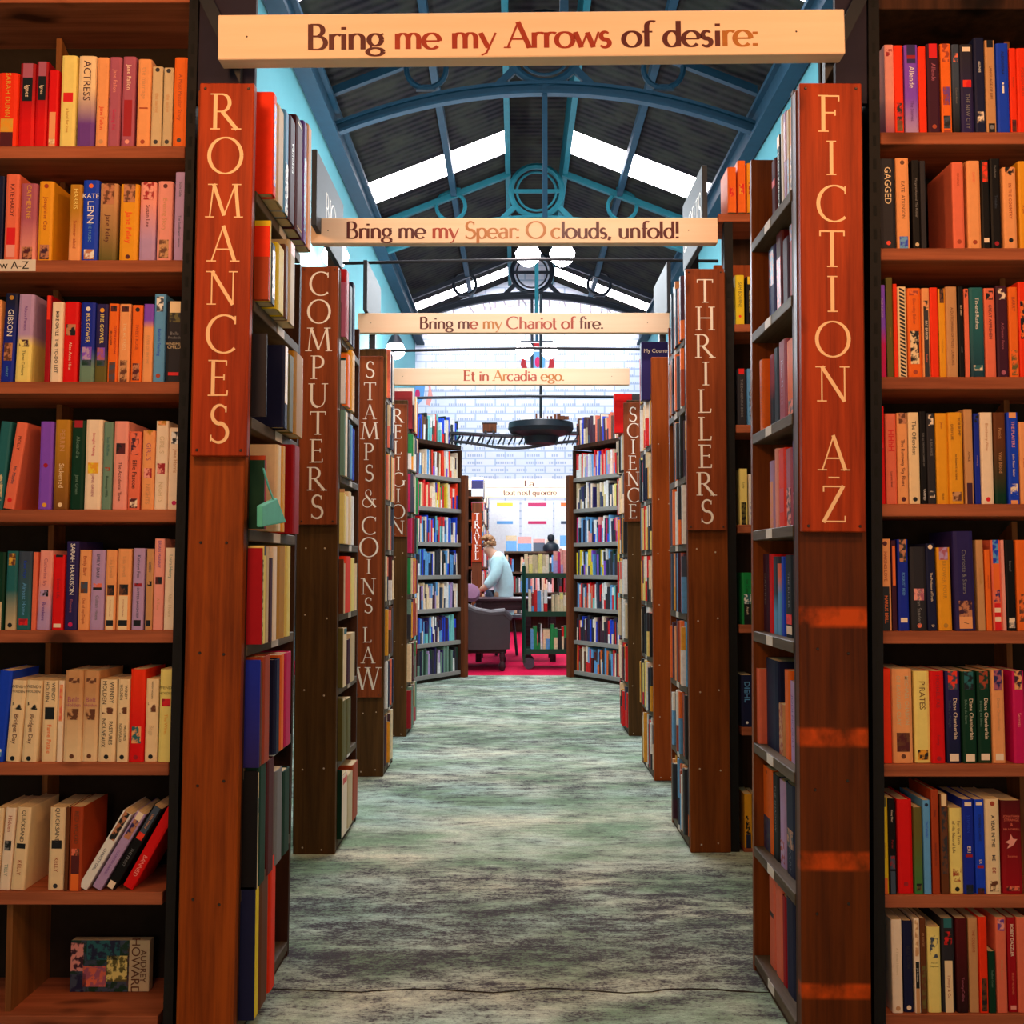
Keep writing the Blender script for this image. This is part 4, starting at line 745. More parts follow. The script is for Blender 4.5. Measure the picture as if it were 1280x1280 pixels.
# ------------------------------------------------------------------ end units: a board facing the camera, shelves behind it facing the aisle
SZ = [CAMZ + x for x in (.80, .565, .315, .078, -.163, -.417, -.665, -.928)]
FICTION_Z = [CAMZ + x for x in (.800, .573, .322, .086, -.157, -.425, -.672, -.928)]
UNITS = {}
def screw_at(parent, x, y, z, m='screw', r=.0032):
    o = MB().lathe([(r, 0), (r * .6, r * .5)], n=8).build('screw', M[m], parent); o.location = (x, y, z); o.rotation_euler = (PI/2, 0, 0); return o
def end_unit(key, side, Yf, xin, xout, ztop, L_, board, sign=None, text=None, spots=None, lean=0, zs=SZ, label='', zcase=None, letter='letter', glyphw=1.0, signmat='sign', screws='pin', direct=None):
    s = -1 if side == 'L' else 1
    e = empty('end_bookcase', ((xin + xout) / 2, Yf, 0)); e.rotation_euler = (0, lean, 0); tag(e, label, 'bookcase', 'end bookcases lining the aisle')
    o = Vector(e.location); UNITS[key] = dict(e=e, s=s, xin=xin - o.x, Y=Yf, L=L_, zs=zs, o=o, lean=lean)
    W = lambda x: x - o.x
    def part(mb, name, mat, par=None, **k): return mb.build(name, mat, par or e, **k)
    xa, xb = sorted((W(xin), W(xout))); zc = zcase or ztop
    part(MB().bbox(xa, xb, 0, .028, 0, ztop, .0025), 'end_board', M[board])
    xi = W(xin); d = min(.16, abs(xout - xin) - .001); xo_ = xi + s * d; y0, y1 = .028, .028 + L_
    part(MB().box(xi + s*.002, xo_, y0, y0 + .018, .02, zc), 'near_panel', M['case'])
    part(MB().box(xi, xo_, y1 - .018, y1, .0, zc), 'far_panel', M['board_t'] if side == 'R' else M['case'])
    part(MB().box(xo_, xo_ + s*.008, y0, y1, .02, zc), 'back_panel', M['back'])
    for z in zs:
        sh = part(MB().bbox(min(xi, xo_ - s*.001), max(xi, xo_ - s*.001), y0 + .018, y1 - .018, z - .024, z, .0015), 'shelf', M['lipY'])
        t = MB().box(xi - s*.0008, xi + s*.0004, y0 + L_ * .48, y0 + L_ * .62, z - .0225, z - .0015).build('shelf_label', M['tag'], sh)
    part(MB().box(xi + s*.004, xo_, y0, y1, 0, zs[-1] - .0245), 'plinth', M['case'])
    if sign:
        sa, sb, za, zb = sign; sa, sb = sorted((W(sa), W(sb)))
        sb_ = part(MB().bbox(sa, sb, -.022, 0, za, zb, .002), 'sign_board', M[signmat])
        mb = MB(); cx = (sa + sb) / 2; ys = -.0226
        for ch, z0, z1 in spots:
            cap = z1 - z0; adv = G[ch][2]; wch = adv * cap * glyphw
            xs = [p[0] for st, _ in G[ch][0] for p in st]; mid = (min(xs) + max(xs)) / 2
            glyph(mb, ch, cx - mid * cap * glyphw, z0, cap * glyphw, cap, lambda a, b: (a, ys, b), .105, .042)
        part(mb, 'lettering', M[letter], sb_)
        for sx in (sa + .012, sb - .012):
            for sz in (za + .012, zb - .012): screw_at(sb_, sx, -.0222, sz)
    if screws:
        n = 0
        for k, z in enumerate(zs[1:]):
            if sign and z + .02 > sign[2]: continue
            for fx in (.25, .72): screw_at(e, xa + (xb - xa) * (fx + R.uniform(-.04, .04)), -.0002, z + R.uniform(-.03, .0), screws)
    if direct:
        yA, yB, zA, zB, txt = direct
        xd = xi + s * .06
        db = part(MB().bbox(min(xd, xd + s*.018), max(xd, xd + s*.018), yA - Yf, yB - Yf, zA, zB, .002), 'direction_board', M['greyboard'])
        part(MB().box(xd + s*.019, xd + s*.05, yB - Yf - .06, yB - Yf - .02, zc - .05, zB - .02), 'bracket', M['irond'])
        if txt:
            mb = MB(); tot = sum(G[c][2] for c in txt); cap = (zB - zA) * .42; ss = min(cap, (yB - yA) * .9 / tot); a = -tot * ss / 2; yc = (yA + yB) / 2 - Yf; xx = xd - s * .0006
            for c in txt:
                glyph(mb, c, a, zA + (zB - zA) * .26, ss, cap, (lambda p, q: (xx, yc + (p if s < 0 else -p), q)), .1, .04, nrm=(-s, 0, 0)); a += G[c][2] * ss
            part(mb, 'lettering', M['letterw'], db)
    return e
def column_spots(u, Y, rows): return [(ch, PY(u, vb, Y).z, PY(u, vt, Y).z) for ch, vt, vb in rows]
def even(text, v0, v1, gap=.16):
    n = len(text); st = (v1 - v0 + (v1 - v0) / n * gap) / n
    return [(c, v0 + i * st, v0 + i * st + st * (1 - gap / 1)) for i, c in enumerate(text) if c != ' ']
YF = 2.13
def header(key, ua, ub, side):
    U = UNITS[key]; e = U['e']; o = U['o']; p = PY(ua, 50, YF + .03); q = PY(ub, 50, YF + .03); zt = PY(640, 104, YF).z
    MB().box(p.x - o.x - .02*zt*(U['lean'] > 0)*.5, q.x - o.x - .008*zt*(U['lean'] > 0), .03, .045, zt - .03, zt + .36).build('header_panel', M['slatepanel'], e)
    s = U['s']; a = (p.x if s < 0 else q.x) - o.x - U['lean'] * zt
    MB().strip([(a - s*.0, .0, zt + .20), (a - s*.10, .0, zt + .0)], [(a - s*.0, .0, zt + .26), (a - s*.10, .0, zt + .06)], .02).build('bracket', M['irond'], e)
sx = lambda u, v, Y: PY(u, v, Y).x
# ROMANCES
sp = [('R',117,162),('O',172,217),('M',230,272),('A',283,327),('N',339,381),('C',394,441),('E',450,495),('S',506,553)]
ysg = YF - .022
pR = PY(283, 640, YF)
def unlean(x, z, e_x, lean): return x - lean * z
lnL = .008
xin = sx(303.5, 708, YF) - lnL * CAMZ; xout = sx(233.5, 708, YF) - lnL * CAMZ
sg = (sx(313, 340, ysg) - lnL * PY(313, 340, ysg).z, sx(244, 340, ysg) - lnL * PY(244, 340, ysg).z, PY(280, 570, ysg).z, PY(280, 103.5, ysg).z)
end_unit('ROM', 'L', YF, xin, xout, sg[3] - .004, .49, 'board_r', sg, 'ROMANCES', column_spots(280, ysg, sp), lean=lnL, zs=SZ,
         label='tall end bookcase carrying the ROMANCES sign', zcase=SZ[0] - .025, screws='screw', glyphw=.98)
header('ROM', 247, 319, 'L')
# FICTION A-Z
sp = [('F',119,165),('I',176,219),('C',232,277),('T',288,334),('I',345,390),('O',402,446),('N',458,502),('A',545,588),('-',572,615),('Z',607,653)]
lnR = .008; q0 = lnR * PY(1040, 400, ysg).z
sg = (sx(1001.5, 400, ysg) - q0, sx(1080, 400, ysg) - q0, PY(1040, 665, ysg).z, PY(1040, 103.5, ysg).z)
end_unit('FIC', 'R', YF, sx(998.5, 708, YF) - lnR * CAMZ, sx(1084, 708, YF) - lnR * CAMZ, sg[3] - .004, .40, 'board_f', sg, 'FICTION A-Z', column_spots(1039.5, ysg, sp), zs=FICTION_Z, lean=lnR,
         label='tall end bookcase carrying the FICTION A-Z sign', zcase=PY(960, 192, 2.5).z, screws='screw', glyphw=1.0)
header('FIC', 1046, 1084, 'R')
def unit_from_floor(key, side, uin, vb, uout, vtop, L_, board, sign=None, rows=None, label='', direct=None, umid=None, letter='letterw', glyphw=1.0, signmat='sign2', zs=SZ, zc=None):
    p = PZ(uin, vb, 0); Y = p.y; q = PY(uout, vb, Y); zt = PY(uin, vtop, Y).z
    ys = Y - .022
    sgn = None; spots = None
    if sign:
        a, b, v0, v1 = sign; sgn = (PY(a, (v0+v1)/2, ys).x, PY(b, (v0+v1)/2, ys).x, PY(a, v1, ys).z, PY(a, v0, ys).z); spots = column_spots((a+b)/2, ys, rows)
    return end_unit(key, side, Y, p.x, q.x, zt, L_, board, sgn, None, spots, label=label, letter=letter, glyphw=glyphw, signmat=signmat, direct=direct, zs=zs, zcase=zc or SZ[0] + .12)
dz = lambda v, Y: PY(640, v, Y).z
Yc_ = PZ(418, 1068, 0).y
unit_from_floor('COM', 'L', 418.5, 1068, 366, 336, .44, 'board_d', (374, 421.5, 333, 656), even('COMPUTERS', 340, 648, .16),
                label='end bookcase carrying the COMPUTERS sign', direct=(Yc_ - .12, Yc_ + .42, CAMZ + 1.14, CAMZ + 1.40, 'BIO'))
Yt_ = PZ(866, 1066, 0).y
unit_from_floor('THR', 'R', 863.5, 1066, 914, 340, .40, 'board_t', (858, 907, 336, 663), even('THRILLERS', 349, 654, .15),
                label='end bookcase carrying the THRILLERS sign', direct=(Yt_ + .0, Yt_ + .42, CAMZ + 1.14, CAMZ + 1.40, 'SPORTS'), signmat='sign2')
st = [('S',452,472),('T',478,500),('A',506,524),('M',528,549),('P',554,575),('S',581,601),('&',612,634),('C',646,668),('O',672,696),('I',699,717),('N',723,743),('S',747,766),('L',784,803),('A',809,829),('W',834,862)]
unit_from_floor('STA', 'L', 479, 971, 443, 436, .33, 'board_d', (445, 477.5, 445, 872), st, label='end bookcase carrying the STAMPS & COINS LAW sign',
                direct=(4.62, 5.1, CAMZ + 1.15, CAMZ + 1.38, None))
unit_from_floor('BLK', 'R', 818, 976, 848, 446, .42, 'board_o', label='end bookcase with a plain orange board and no sign', direct=(4.65, 5.1, CAMZ + 1.15, CAMZ + 1.38, None))
unit_from_floor('REL', 'L', 507.5, 921, 487, 500, .45, 'board_d', (487.5, 508.5, 505, 671), even('RELIGION', 511, 668, .14), label='end bookcase carrying the RELIGION sign')
unit_from_floor('SCI', 'R', 786, 920, 810, 500, .45, 'board_d', (780, 803, 503, 652), even('SCIENCE', 509, 648, .12), label='end bookcase carrying the SCIENCE sign')
# ------------------------------------------------------------------ side books
def side_book(key, ua, ub, v0, ytop, sc, u0, si, xs, c, words, far=False, hard=False, deco=(), d=None, prev=[None], off=0, where='', k=1, c2=None, gm=.5, gw=.12):
    """ua nearer edge, ub farther edge of the spine in crop pixels; xs the spine plane"""
    U = UNITS[key]; s = U['s']; u_a, u_b = u0 + ua / sc, u0 + ub / sc; z = U['zs'][si]
    vt = v0 + ytop / sc
    ya = PX(u_a, vt, xs).y; yb = PX(u_b, vt, xs).y
    lo = U['Y'] + .028 + .0185
    if prev[0] and prev[0][0] == (key, si): ya = max(ya, prev[0][1] + .0008)
    ya = max(ya, lo); w = max(.006, yb - ya - .0006); prev[0] = ((key, si), ya + w)
    h = max(.09, PX(u_a, vt, xs).z - z)
    hi = (U['zs'][si-1] - .0245 - z - .003) if si else 9
    if abs(xs) >= abs(U['o'].x + U['xin']) - .003: h = min(h, hi)
    d = min(d or .13, .14) - .012 + R.uniform(-.01, .0); rz = PI/2 if s < 0 else -PI/2
    xx = xs + U['lean'] * (z - (1.7 if s < 0 else CAMZ))
    loc = (xx, ya + w / 2, z + .0006)
    return book('paperback_book', w, h, d, loc, c, rz, 0, hard=hard, deco=deco, c2=c2, gm=gm, gw=gw,
                label=f'{words}, {ORD[k-1]} along the {NAMES[si]} shelf behind {where} board', group=f'books behind the {where} board')
def side_shelf(key, si, v0, sc, u0, xs, where, rows):
    for k, r in enumerate(rows):
        ua, ub, yt, c, words = r[:5]; op = r[5] if len(r) > 5 else {}
        side_book(key, ua, ub, v0, yt, sc, u0, si, op.pop('x', xs), c, words, where=where, k=k+1, **op)
XR = -.522; q = 4.2667
side_shelf('ROM', 0, 80, q, 280, XR, 'ROMANCES', [(265,284,150,'vermilion','orange-red large book with bright cover',dict(hard=True,d=.2,deco=[('p',.1,.9,'royal','rust')])),(286,325,205,'beige','beige large book',dict(hard=True)),(326,349,240,'sky','pale blue picture book',dict(deco=[('p',.5,1,'white','slate')])),
  (351,385,265,'plum','purple hardback with white title',dict(hard=True,deco=[('t',.2,.55,'Vanessa','white',.6)])),(387,425,268,'maroon','maroon hardback with gold line',dict(hard=True,deco=[('b',.04,.05,'gold'),('b',.95,.96,'gold')])),(426,446,300,'purple','purple slim hardback',dict(deco=[('p',.3,.9,'purple','sky')])),(447,471,315,'peach','peach slim book',{})])
side_shelf('ROM', 1, 80, q, 280, XR, 'ROMANCES', [(176,190,945,'rust','short brown book',{}),(191,237,785,'vermilion','tall orange-red hardback',dict(hard=True)),(238,258,815,'yellow','yellow paperback with black capitals',dict(deco=[('t',.1,.9,'PAINTED PAPERS','black',.7)])),(259,282,950,'slate','grey blue paperback',dict(deco=[('p',.1,.9,'grey','white')])),(290,330,950,'yellow','bright yellow hardback',dict(hard=True)),(332,350,960,'brown','dark brown book',{}),(354,388,935,'beige','beige book with orange top',dict(deco=[('b',0,.15,'orange')]))])
side_shelf('ROM', 2, 360, q, 280, XR, 'ROMANCES', [(196,213,205,'charcoal','large dark grey hardback',dict(hard=True,d=.2)),(332,353,305,'navy','broad navy book with white edge',dict(hard=True,deco=[('b',0,.7,'pale')])),(355,385,350,'olive','olive green hardback',dict(hard=True)),(387,436,335,'ochre','sand coloured hardback',dict(hard=True))])
side_shelf('ROM', 3, 360, q, 280, XR, 'ROMANCES', [(150,166,885,'bottle','dark green grey hardback',dict(hard=True)),(167,188,865,'rust','orange tan book',{}),(190,210,900,'magenta','magenta slim book',{}),(300,322,835,'cream','cream book beside the teal bag',dict(d=.22)),(323,343,840,'amber','yellow slim book',{}),(385,420,835,'crimson','large red hardback',dict(hard=True,d=.22))])
side_shelf('ROM', 4, 660, q, 280, XR, 'ROMANCES', [(183,205,105,'crimson','large crimson hardback',dict(hard=True,d=.22)),(206,219,170,'olive','green and cream speckled book',dict(deco=[('p',0,1,'olive','cream')])),(221,244,95,'lemon','cream book with navy top',dict(deco=[('b',0,.1,'navy')])),(246,262,100,'beige','beige slim book',{}),(263,281,160,'plum','plum slim book',{}),(282,305,100,'pale','white slim book',{}),(306,348,95,'ochre','mustard yellow hardback',dict(hard=True)),(355,375,95,'lemon','cream slim book',{})])
side_shelf('ROM', 5, 660, q, 280, XR, 'ROMANCES', [(192,211,715,'blue','large blue hardback',dict(hard=True,d=.22,c2='indigo',gm=.4,gw=.5)),(213,231,720,'brown','brown slim book',{}),(236,274,690,'rust','terracotta hardback',dict(hard=True)),(300,324,705,'navy','navy book',dict(hard=True,d=.2)),(326,346,680,'orange','bright orange slim book',{}),(350,384,670,'magenta','magenta hardback',dict(hard=True))])
side_shelf('ROM', 6, 950, 3.879, 280, XR, 'ROMANCES', [(130,146,105,'black','black hardback',dict(hard=True,d=.2)),(150,184,100,'cream','cream book with black block',dict(deco=[('b',.22,.35,'black')])),(187,234,45,'bottle','bottle green hardback',dict(hard=True)),(237,272,10,'maroon','dark maroon hardback',dict(hard=True)),(276,311,60,'grey','grey slim book',{}),(313,345,60,'bottle','dark green hardback',dict(hard=True))])
side_shelf('ROM', 7, 950, 3.879, 280, XR, 'ROMANCES', [(166,181,640,'navy','large navy hardback near the floor',dict(hard=True,d=.22)),(182,205,615,'yellow','yellow book near the floor',dict(hard=True)),(207,249,560,'brown','dark brown hardback near the floor',dict(hard=True)),(256,285,480,'vermilion','orange-red book near the floor',{})])
q = 4.571; XF = .604
side_shelf('FIC', 0, 180, q, 930, XF, 'FICTION', [(300,262,-238,'tan','tan paperback with dark foot',dict(deco=[('p',.5,1,'brown','slate')])),(260,240,-225,'peach','peach paperback with dark picture',dict(deco=[('p',.4,1,'plum','tan')])),(239,222,-200,'beige','beige paperback',dict(deco=[('p',.5,1,'brown','slate')])),(221,205,-190,'lilac','pale lilac paperback',dict(deco=[('b',.1,.5,'crimson')])),(204,190,-170,'white','white paperback',{}),(189,168,-60,'black','black paperback with yellow top',dict(deco=[('b',0,.14,'amber'),('t',.16,.9,'SIMON KERNICK','white',.8)])),(164,137,75,'maroon','dark maroon paperback',dict(deco=[('b',.3,.4,'vermilion')]))])
side_shelf('FIC', 1, 180, q, 930, XF, 'FICTION', [(302,275,395,'ochre','ochre paperback standing forward',dict(x=.592)),(274,242,440,'crimson','crimson paperback',dict(deco=[('p',0,.2,'indigo','crimson'),('b',.9,1,'peach')])),(240,203,520,'plum','plum black paperback',{}),(201,166,490,'maroon','dark paperback with red face',dict(deco=[('p',.3,1,'red','crimson')])),(163,122,570,'indigo','indigo paperback with red flecks',dict(deco=[('p',.05,.5,'crimson','indigo')]))])
side_shelf('FIC', 2, 440, q, 930, XF, 'FICTION', [(300,282,-20,'pink','pink slim paperback',{}),(280,232,-90,'orange','orange-red fat paperback',dict(deco=[('p',.75,1,'brown','orange')])),(230,187,-80,'mauve','mauve paperback',dict(deco=[('t',.1,.9,'Kate Mosse','lilac',.5)])),(186,161,-30,'slate','dark slate paperback',{}),(160,136,10,'mauve','greyish mauve paperback',dict(c2='slate')),(128,78,15,'orange','orange paperback sticking out',dict(x=.588,deco=[('t',.1,.9,'HIS EXCELLENT','rust',.6)]))])
side_shelf('FIC', 3, 440, q, 930, XF, 'FICTION', [(298,270,500,'purple','purple paperback',dict(deco=[('p',.6,1,'lilac','indigo')])),(269,232,545,'mauve','mauve paperback with dark figure',dict(deco=[('p',.5,1,'pink','plum')])),(231,190,545,'vermilion','orange-red paperback',dict(deco=[('b',.5,.8,'red')])),(189,170,550,'pink','pink cream paperback',{}),(166,140,620,'lilac','lilac cream paperback at far end',dict(deco=[('p',.3,1,'peach','pink')]))])
side_shelf('FIC', 4, 720, q, 930, XF, 'FICTION', [(298,281,-120,'maroon','dark brown paperback',{}),(280,233,-120,'black','black paperback with red flame',dict(deco=[('t',.2,.65,'THE KILLER','grey',.6),('p',.72,.84,'red','vermilion'),('b',.86,.96,'pale')])),(232,212,-110,'royal','blue slim paperback',{}),(211,190,-70,'salmon','pink and blue paperback',dict(c2='sky',gm=.7)),(189,166,-110,'slate','blue lilac paperback',dict(c2='sky',gm=.4)),(165,142,-125,'red','red paperback',{}),(140,106,-125,'plum','plum black paperback',dict(deco=[('t',.1,.8,'DAPHNE','grey',.5)])),(102,84,-80,'pale','cream slim paperback at far end',{})])
side_shelf('FIC', 5, 720, q, 930, XF, 'FICTION', [(300,268,610,'lilac','violet cream paperback',dict(deco=[('t',.1,.9,'JODI PICOULT','purple',.6)])),(266,235,545,'orange','orange paperback',{}),(234,203,740,'tan','short tan paperback',dict(deco=[('p',0,1,'rust','tan')])),(200,128,490,'navy','fat dark navy paperback',{}),(124,64,545,'salmon','salmon paperback sticking out at far end',dict(x=.588,deco=[('t',.1,.6,'A NOVEL','rust',.4),('d',.92,'black')]))])
side_shelf('FIC', 6, 1000, q, 930, XF, 'FICTION', [(300,248,-70,'navy','dark navy paperback',dict(deco=[('p',.5,.7,'skin','navy'),('t',.7,.95,'DARK','slate',.6)])),(245,212,-100,'lilac','whitish lilac paperback',dict(deco=[('p',.7,.95,'crimson','lilac')])),(210,172,-130,'black','black paperback',dict(deco=[('t',.1,.7,'THE SHADOW','grey',.4)])),(170,112,-165,'orange','orange paperback with dark skyline',dict(deco=[('d',.06,'black'),('p',.6,1,'indigo','slate')]))])
side_shelf('FIC', 7, 1000, q, 930, XF, 'FICTION', [(306,256,600,'navy','navy paperback near the floor',{}),(255,235,560,'crimson','dark red paperback near the floor',{}),(234,192,480,'salmon','salmon pink paperback',{}),(190,156,455,'salmon','salmon paperback with black mark',dict(deco=[('b',.4,.45,'black')]))])
q = 4.2667; XC = -.592
side_shelf('COM', 0, 320, q, 400, XC, 'COMPUTERS', [(102,140,80,'mauve','mauve large book',{}),(141,158,70,'crimson','crimson book',{}),(159,176,150,'charcoal','charcoal book',{}),(177,190,140,'navy','navy slim book',{})])
side_shelf('COM', 1, 320, q, 400, XC, 'COMPUTERS', [(104,123,520,'white','white slim book',{}),(125,136,530,'bottle','dark green slim book',{}),(148,166,520,'orange','bright orange book',{}),(170,190,500,'amber','large yellow book',dict(d=.24))])
side_shelf('COM', 2, 320, q, 400, XC, 'COMPUTERS', [(120,138,810,'sage','grey green large book',dict(d=.22)),(139,150,830,'pale','white slim book',{}),(151,164,870,'black','black slim book',{}),(166,176,900,'sky','pale blue slim book',{}),(177,187,920,'royal','blue slim book',{})])
q = 3.5556
side_shelf('COM', 3, 620, q, 400, XC, 'COMPUTERS', [(74,88,-30,'lemon','pale yellow book',{}),(89,102,-40,'tan','tan taller book',{}),(103,116,-10,'lemon','cream yellow book',{}),(117,129,0,'pale','white slim book',{}),(130,141,-20,'cream','cream slim book',{}),(142,154,0,'white','white book at far end',{})])
side_shelf('COM', 4, 620, q, 400, XC, 'COMPUTERS', [(74,90,280,'brown','brown book',{}),(91,101,290,'tan','tan slim book',{}),(102,114,300,'beige','beige slim book',{}),(115,139,268,'vermilion','orange-red book',{}),(141,156,275,'lemon','cream book',{}),(157,166,300,'cream','cream slim book at far end',{})])
side_shelf('COM', 5, 620, q, 400, XC, 'COMPUTERS', [(70,84,600,'olive','olive slim book',{}),(95,122,595,'cream','cream book with green edge',dict(deco=[('b',0,.1,'teal')])),(124,136,640,'plum','purple slim book',{}),(138,158,612,'beige','beige book',{})])
side_shelf('COM', 6, 620, q, 400, XC, 'COMPUTERS', [(64,82,930,'olive','olive volume',{}),(83,102,920,'olive','olive volume',{}),(103,121,915,'olive','olive volume',{}),(122,140,905,'olive','olive volume',{})])
side_shelf('COM', 7, 960, 4, 400, XC, 'COMPUTERS', [(76,106,52,'bottle','dark green book near the floor',{}),(110,140,48,'pale','white large book near the floor',dict(deco=[('b',.05,.15,'red')])),(142,166,40,'beige','beige book near the floor',{}),(168,192,-12,'rust','red brown book near the floor',{})])
# teal strapped bag hanging among the art books
zt = UNITS['ROM']['zs'][3]
tb = empty('teal_bag', (-.505, 2.40, zt + .0)); tag(tb, 'teal cloth bag with a strap hanging between art books behind ROMANCES board', 'bag')
A = [PX(280 + x / 4.2667, 360 + y / 4.2667, -.505) for x, y in ((205,1160),(285,1120),(335,1250),(205,1275))]
o = tb.location
def sub(p): return p - Vector(o)
n_ = MB(); pts = [sub(p) for p in A]; n_.hexa([p for p in (pts[3], pts[2], pts[2] + Vector((-.012,0,0)), pts[3] + Vector((-.012,0,0)), pts[0], pts[1], pts[1] + Vector((-.012,0,0)), pts[0] + Vector((-.012,0,0)))])
M['tealcloth'] = plain('teal_cloth', lin((90, 190, 172)), .8, var=.15)
n_.build('body', M['tealcloth'], tb, bevel=.003)
B = [sub(PX(280 + x / 4.2667, 360 + y / 4.2667, -.506)) for x, y in ((212,960),(240,1060),(275,1150))]
MB().strip([p + Vector((0, -.006, 0)) for p in B], [p + Vector((0, .006, 0)) for p in B], -.002, (1,0,0)).build('strap', M['tealcloth'], tb)
# ------------------------------------------------------------------ thriller bay: a bookcase facing the camera past the FICTION unit
Yb = PZ(866, 1066, 0).y + .01
tb_ = empty('bookcase', (PY(940, 700, Yb).x, Yb, 0)); tag(tb_, 'bookcase facing the aisle mouth between THRILLERS board and FICTION shelves', 'bookcase')
o = Vector(tb_.location)
def tpart(mb, n, m, par=None):
    r = mb.build(n, m, par or tb_)
    if par is None: r.location = -o
    return r
TV = [267, 405, 531, 656, 781, 909, 1061]
xa = PY(921, 700, Yb).x; xb = 1.6
TZ = [PY(935, v, Yb).z for v in TV]
for i, z in enumerate(TZ):
    x0 = PY([898, 918, 920, 922, 924, 927, 930][i], TV[i], Yb).x
    tpart(MB().bbox(x0, xb, Yb, Yb + .2, z - .028, z, .002), 'shelf', M['lip'])
tpart(MB().box(xa, xb, Yb + .2, Yb + .212, 0, TZ[0] - .0), 'back_panel', M['case'])
x0, x1 = PY(911, 700, Yb - .02).x, PY(922, 700, Yb - .02).x
mb = MB().box(x0, x1, Yb - .0, Yb + .03, 0, TZ[0] - .029); zz = .05
while zz < 2.0: mb.box((x0+x1)/2 - .005, (x0+x1)/2 + .005, Yb - .001, Yb, zz, zz + .022, 1); zz += .05
tpart(mb, 'slotted_upright', [M['steel'], M['hole']])
tpart(MB().box(PY(909, 700, Yb).x, xb, Yb + .18, Yb + .2, TZ[1] + .1, TZ[1] + .26), 'back_rail', M['board_o'])
TH_ = [(0, [(910,921,209,'orange','orange paperback with red motif',[('p',.45,.65,'orange','red')]),(922.5,932.5,201,'orange','tall orange paperback with red knot',[('p',.45,.65,'red','amber')]),(934,946,204,'amber','yellow paperback with red star',[('p',.4,.65,'amber','crimson')])]),
 (1, [(919.5,931,344,'yellow','yellow paperback with sun',[('t',.1,.7,'SAM BOURNE','olive',.7),('d',.84,'vermilion')]),(933,943,346,'black','black paperback with yellow top',[('b',0,.16,'yellow'),('t',.24,.8,'Gerald Paterson','lemon',.7)]),(943.6,947.5,345,'black','slim black paperback',[('b',0,.1,'amber')])]),
 (2, [(922,933,461,'charcoal','black paperback with red top',[('b',0,.1,'red'),('t',.15,.9,'THE DANGEROUS BOOK','grey',.6)]),(934.5,947,461,'sky','sky blue paperback with church spire',[('p',.35,.85,'sky','navy')])]),
 (3, [(925,935,586,'lemon','lemon paperback with dark foot',[('p',.6,1,'black','olive'),('t',.1,.5,'Lucky','olive',.5)]),(936.5,947.5,593,'white','white and blue paperback',[('t',.15,.5,'WATER','slate',.5),('p',.55,1,'royal','white')])]),
 (4, [(927.5,942,716,'green','green and black paperback',[('t',.1,.45,'Ice Cave','bottle',.6),('p',.42,.6,'teal','white'),('b',.6,1,'black'),('t',.62,.85,'Angels','pale',.4)])]),
 (5, [(926.5,941.5,844,'navy','navy paperback with pale blue capitals',[('t',.05,.6,'DIEHL','sky',1.0,'bold'),('d',.92,'white')])]),
 (6, [(931,941,993,'amber','amber paperback with dark trees',[('p',.4,.75,'amber','black'),('b',.75,1,'navy')]),(942,948,994,'maroon','dark paperback with orange top',[('b',0,.12,'orange')])])]
for si, rows in TH_:
    for k, (ua, ub, vt, c, words, deco) in enumerate(rows):
        Yf = Yb + (.006 if si else -.012); A = PY(ua, TV[si], Yf); B = PY(ub, TV[si], Yf)
        book('paperback_book', (B.x - A.x) * .97, PY(935, vt, Yf).z - TZ[si], .125, ((A.x+B.x)/2, Yf, TZ[si] + .0005), c, 0, 0, deco=deco,
             label=f'{words}, {ORD[k]} from THRILLERS post, {NAMES[si]} shelf of the inner bay', group='thrillers in the inner bay')
# ------------------------------------------------------------------ quotation boards across the aisle
def quote_board(Y, u0, u1, va, vb, text, t0, t1, capv, basev, pick, label, th=.04, tilt=0):
    A = PY(u0, vb, Y); B = PY(u1, va, Y); e = empty('quotation_board', ((A.x+B.x)/2, Y, A.z)); tag(e, label, 'sign', 'quotation boards over the aisle')
    e.rotation_euler = (0, -tilt, 0); hw = (B.x-A.x)/2; h = B.z - A.z
    MB().bbox(-hw, hw, 0, th, 0, h, .002).build('plank', M['plank'], e)
    if text:
        cx = (A.x+B.x)/2; xa, xb = PY(t0, basev, Y).x - cx, PY(t1, basev, Y).x - cx; zb = PY(640, basev, Y).z - A.z; cap = PY(640, capv, Y).z - PY(640, basev, Y).z
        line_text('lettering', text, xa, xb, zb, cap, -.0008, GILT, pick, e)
    for q_ in (-hw + .06, hw - .1): screw_at(e, q_, -.0002, h * .5, r=.002)
    return e
def words_pick(seq): return lambda i, w: seq[min(w, len(seq)-1)]
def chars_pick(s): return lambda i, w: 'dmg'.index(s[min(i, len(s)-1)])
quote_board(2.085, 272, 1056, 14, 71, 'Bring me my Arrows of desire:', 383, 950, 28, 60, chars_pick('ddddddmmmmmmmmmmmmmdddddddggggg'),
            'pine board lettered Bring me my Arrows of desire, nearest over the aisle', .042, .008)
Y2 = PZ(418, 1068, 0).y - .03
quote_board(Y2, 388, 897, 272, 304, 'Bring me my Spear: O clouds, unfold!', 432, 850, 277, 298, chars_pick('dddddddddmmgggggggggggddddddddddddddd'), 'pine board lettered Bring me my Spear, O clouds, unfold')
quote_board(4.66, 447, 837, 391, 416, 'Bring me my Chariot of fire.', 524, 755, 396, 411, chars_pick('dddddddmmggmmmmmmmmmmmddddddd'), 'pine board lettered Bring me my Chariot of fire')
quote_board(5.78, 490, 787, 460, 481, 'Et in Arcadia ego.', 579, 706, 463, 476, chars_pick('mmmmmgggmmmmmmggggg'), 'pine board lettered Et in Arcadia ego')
quote_board(13.9, 580, 745, 599, 609.5, 'L\u00e0', 655, 668, 600.5, 608, lambda i, w: 0, 'far white board lettered L\u00e0 above the back shelves', .03)
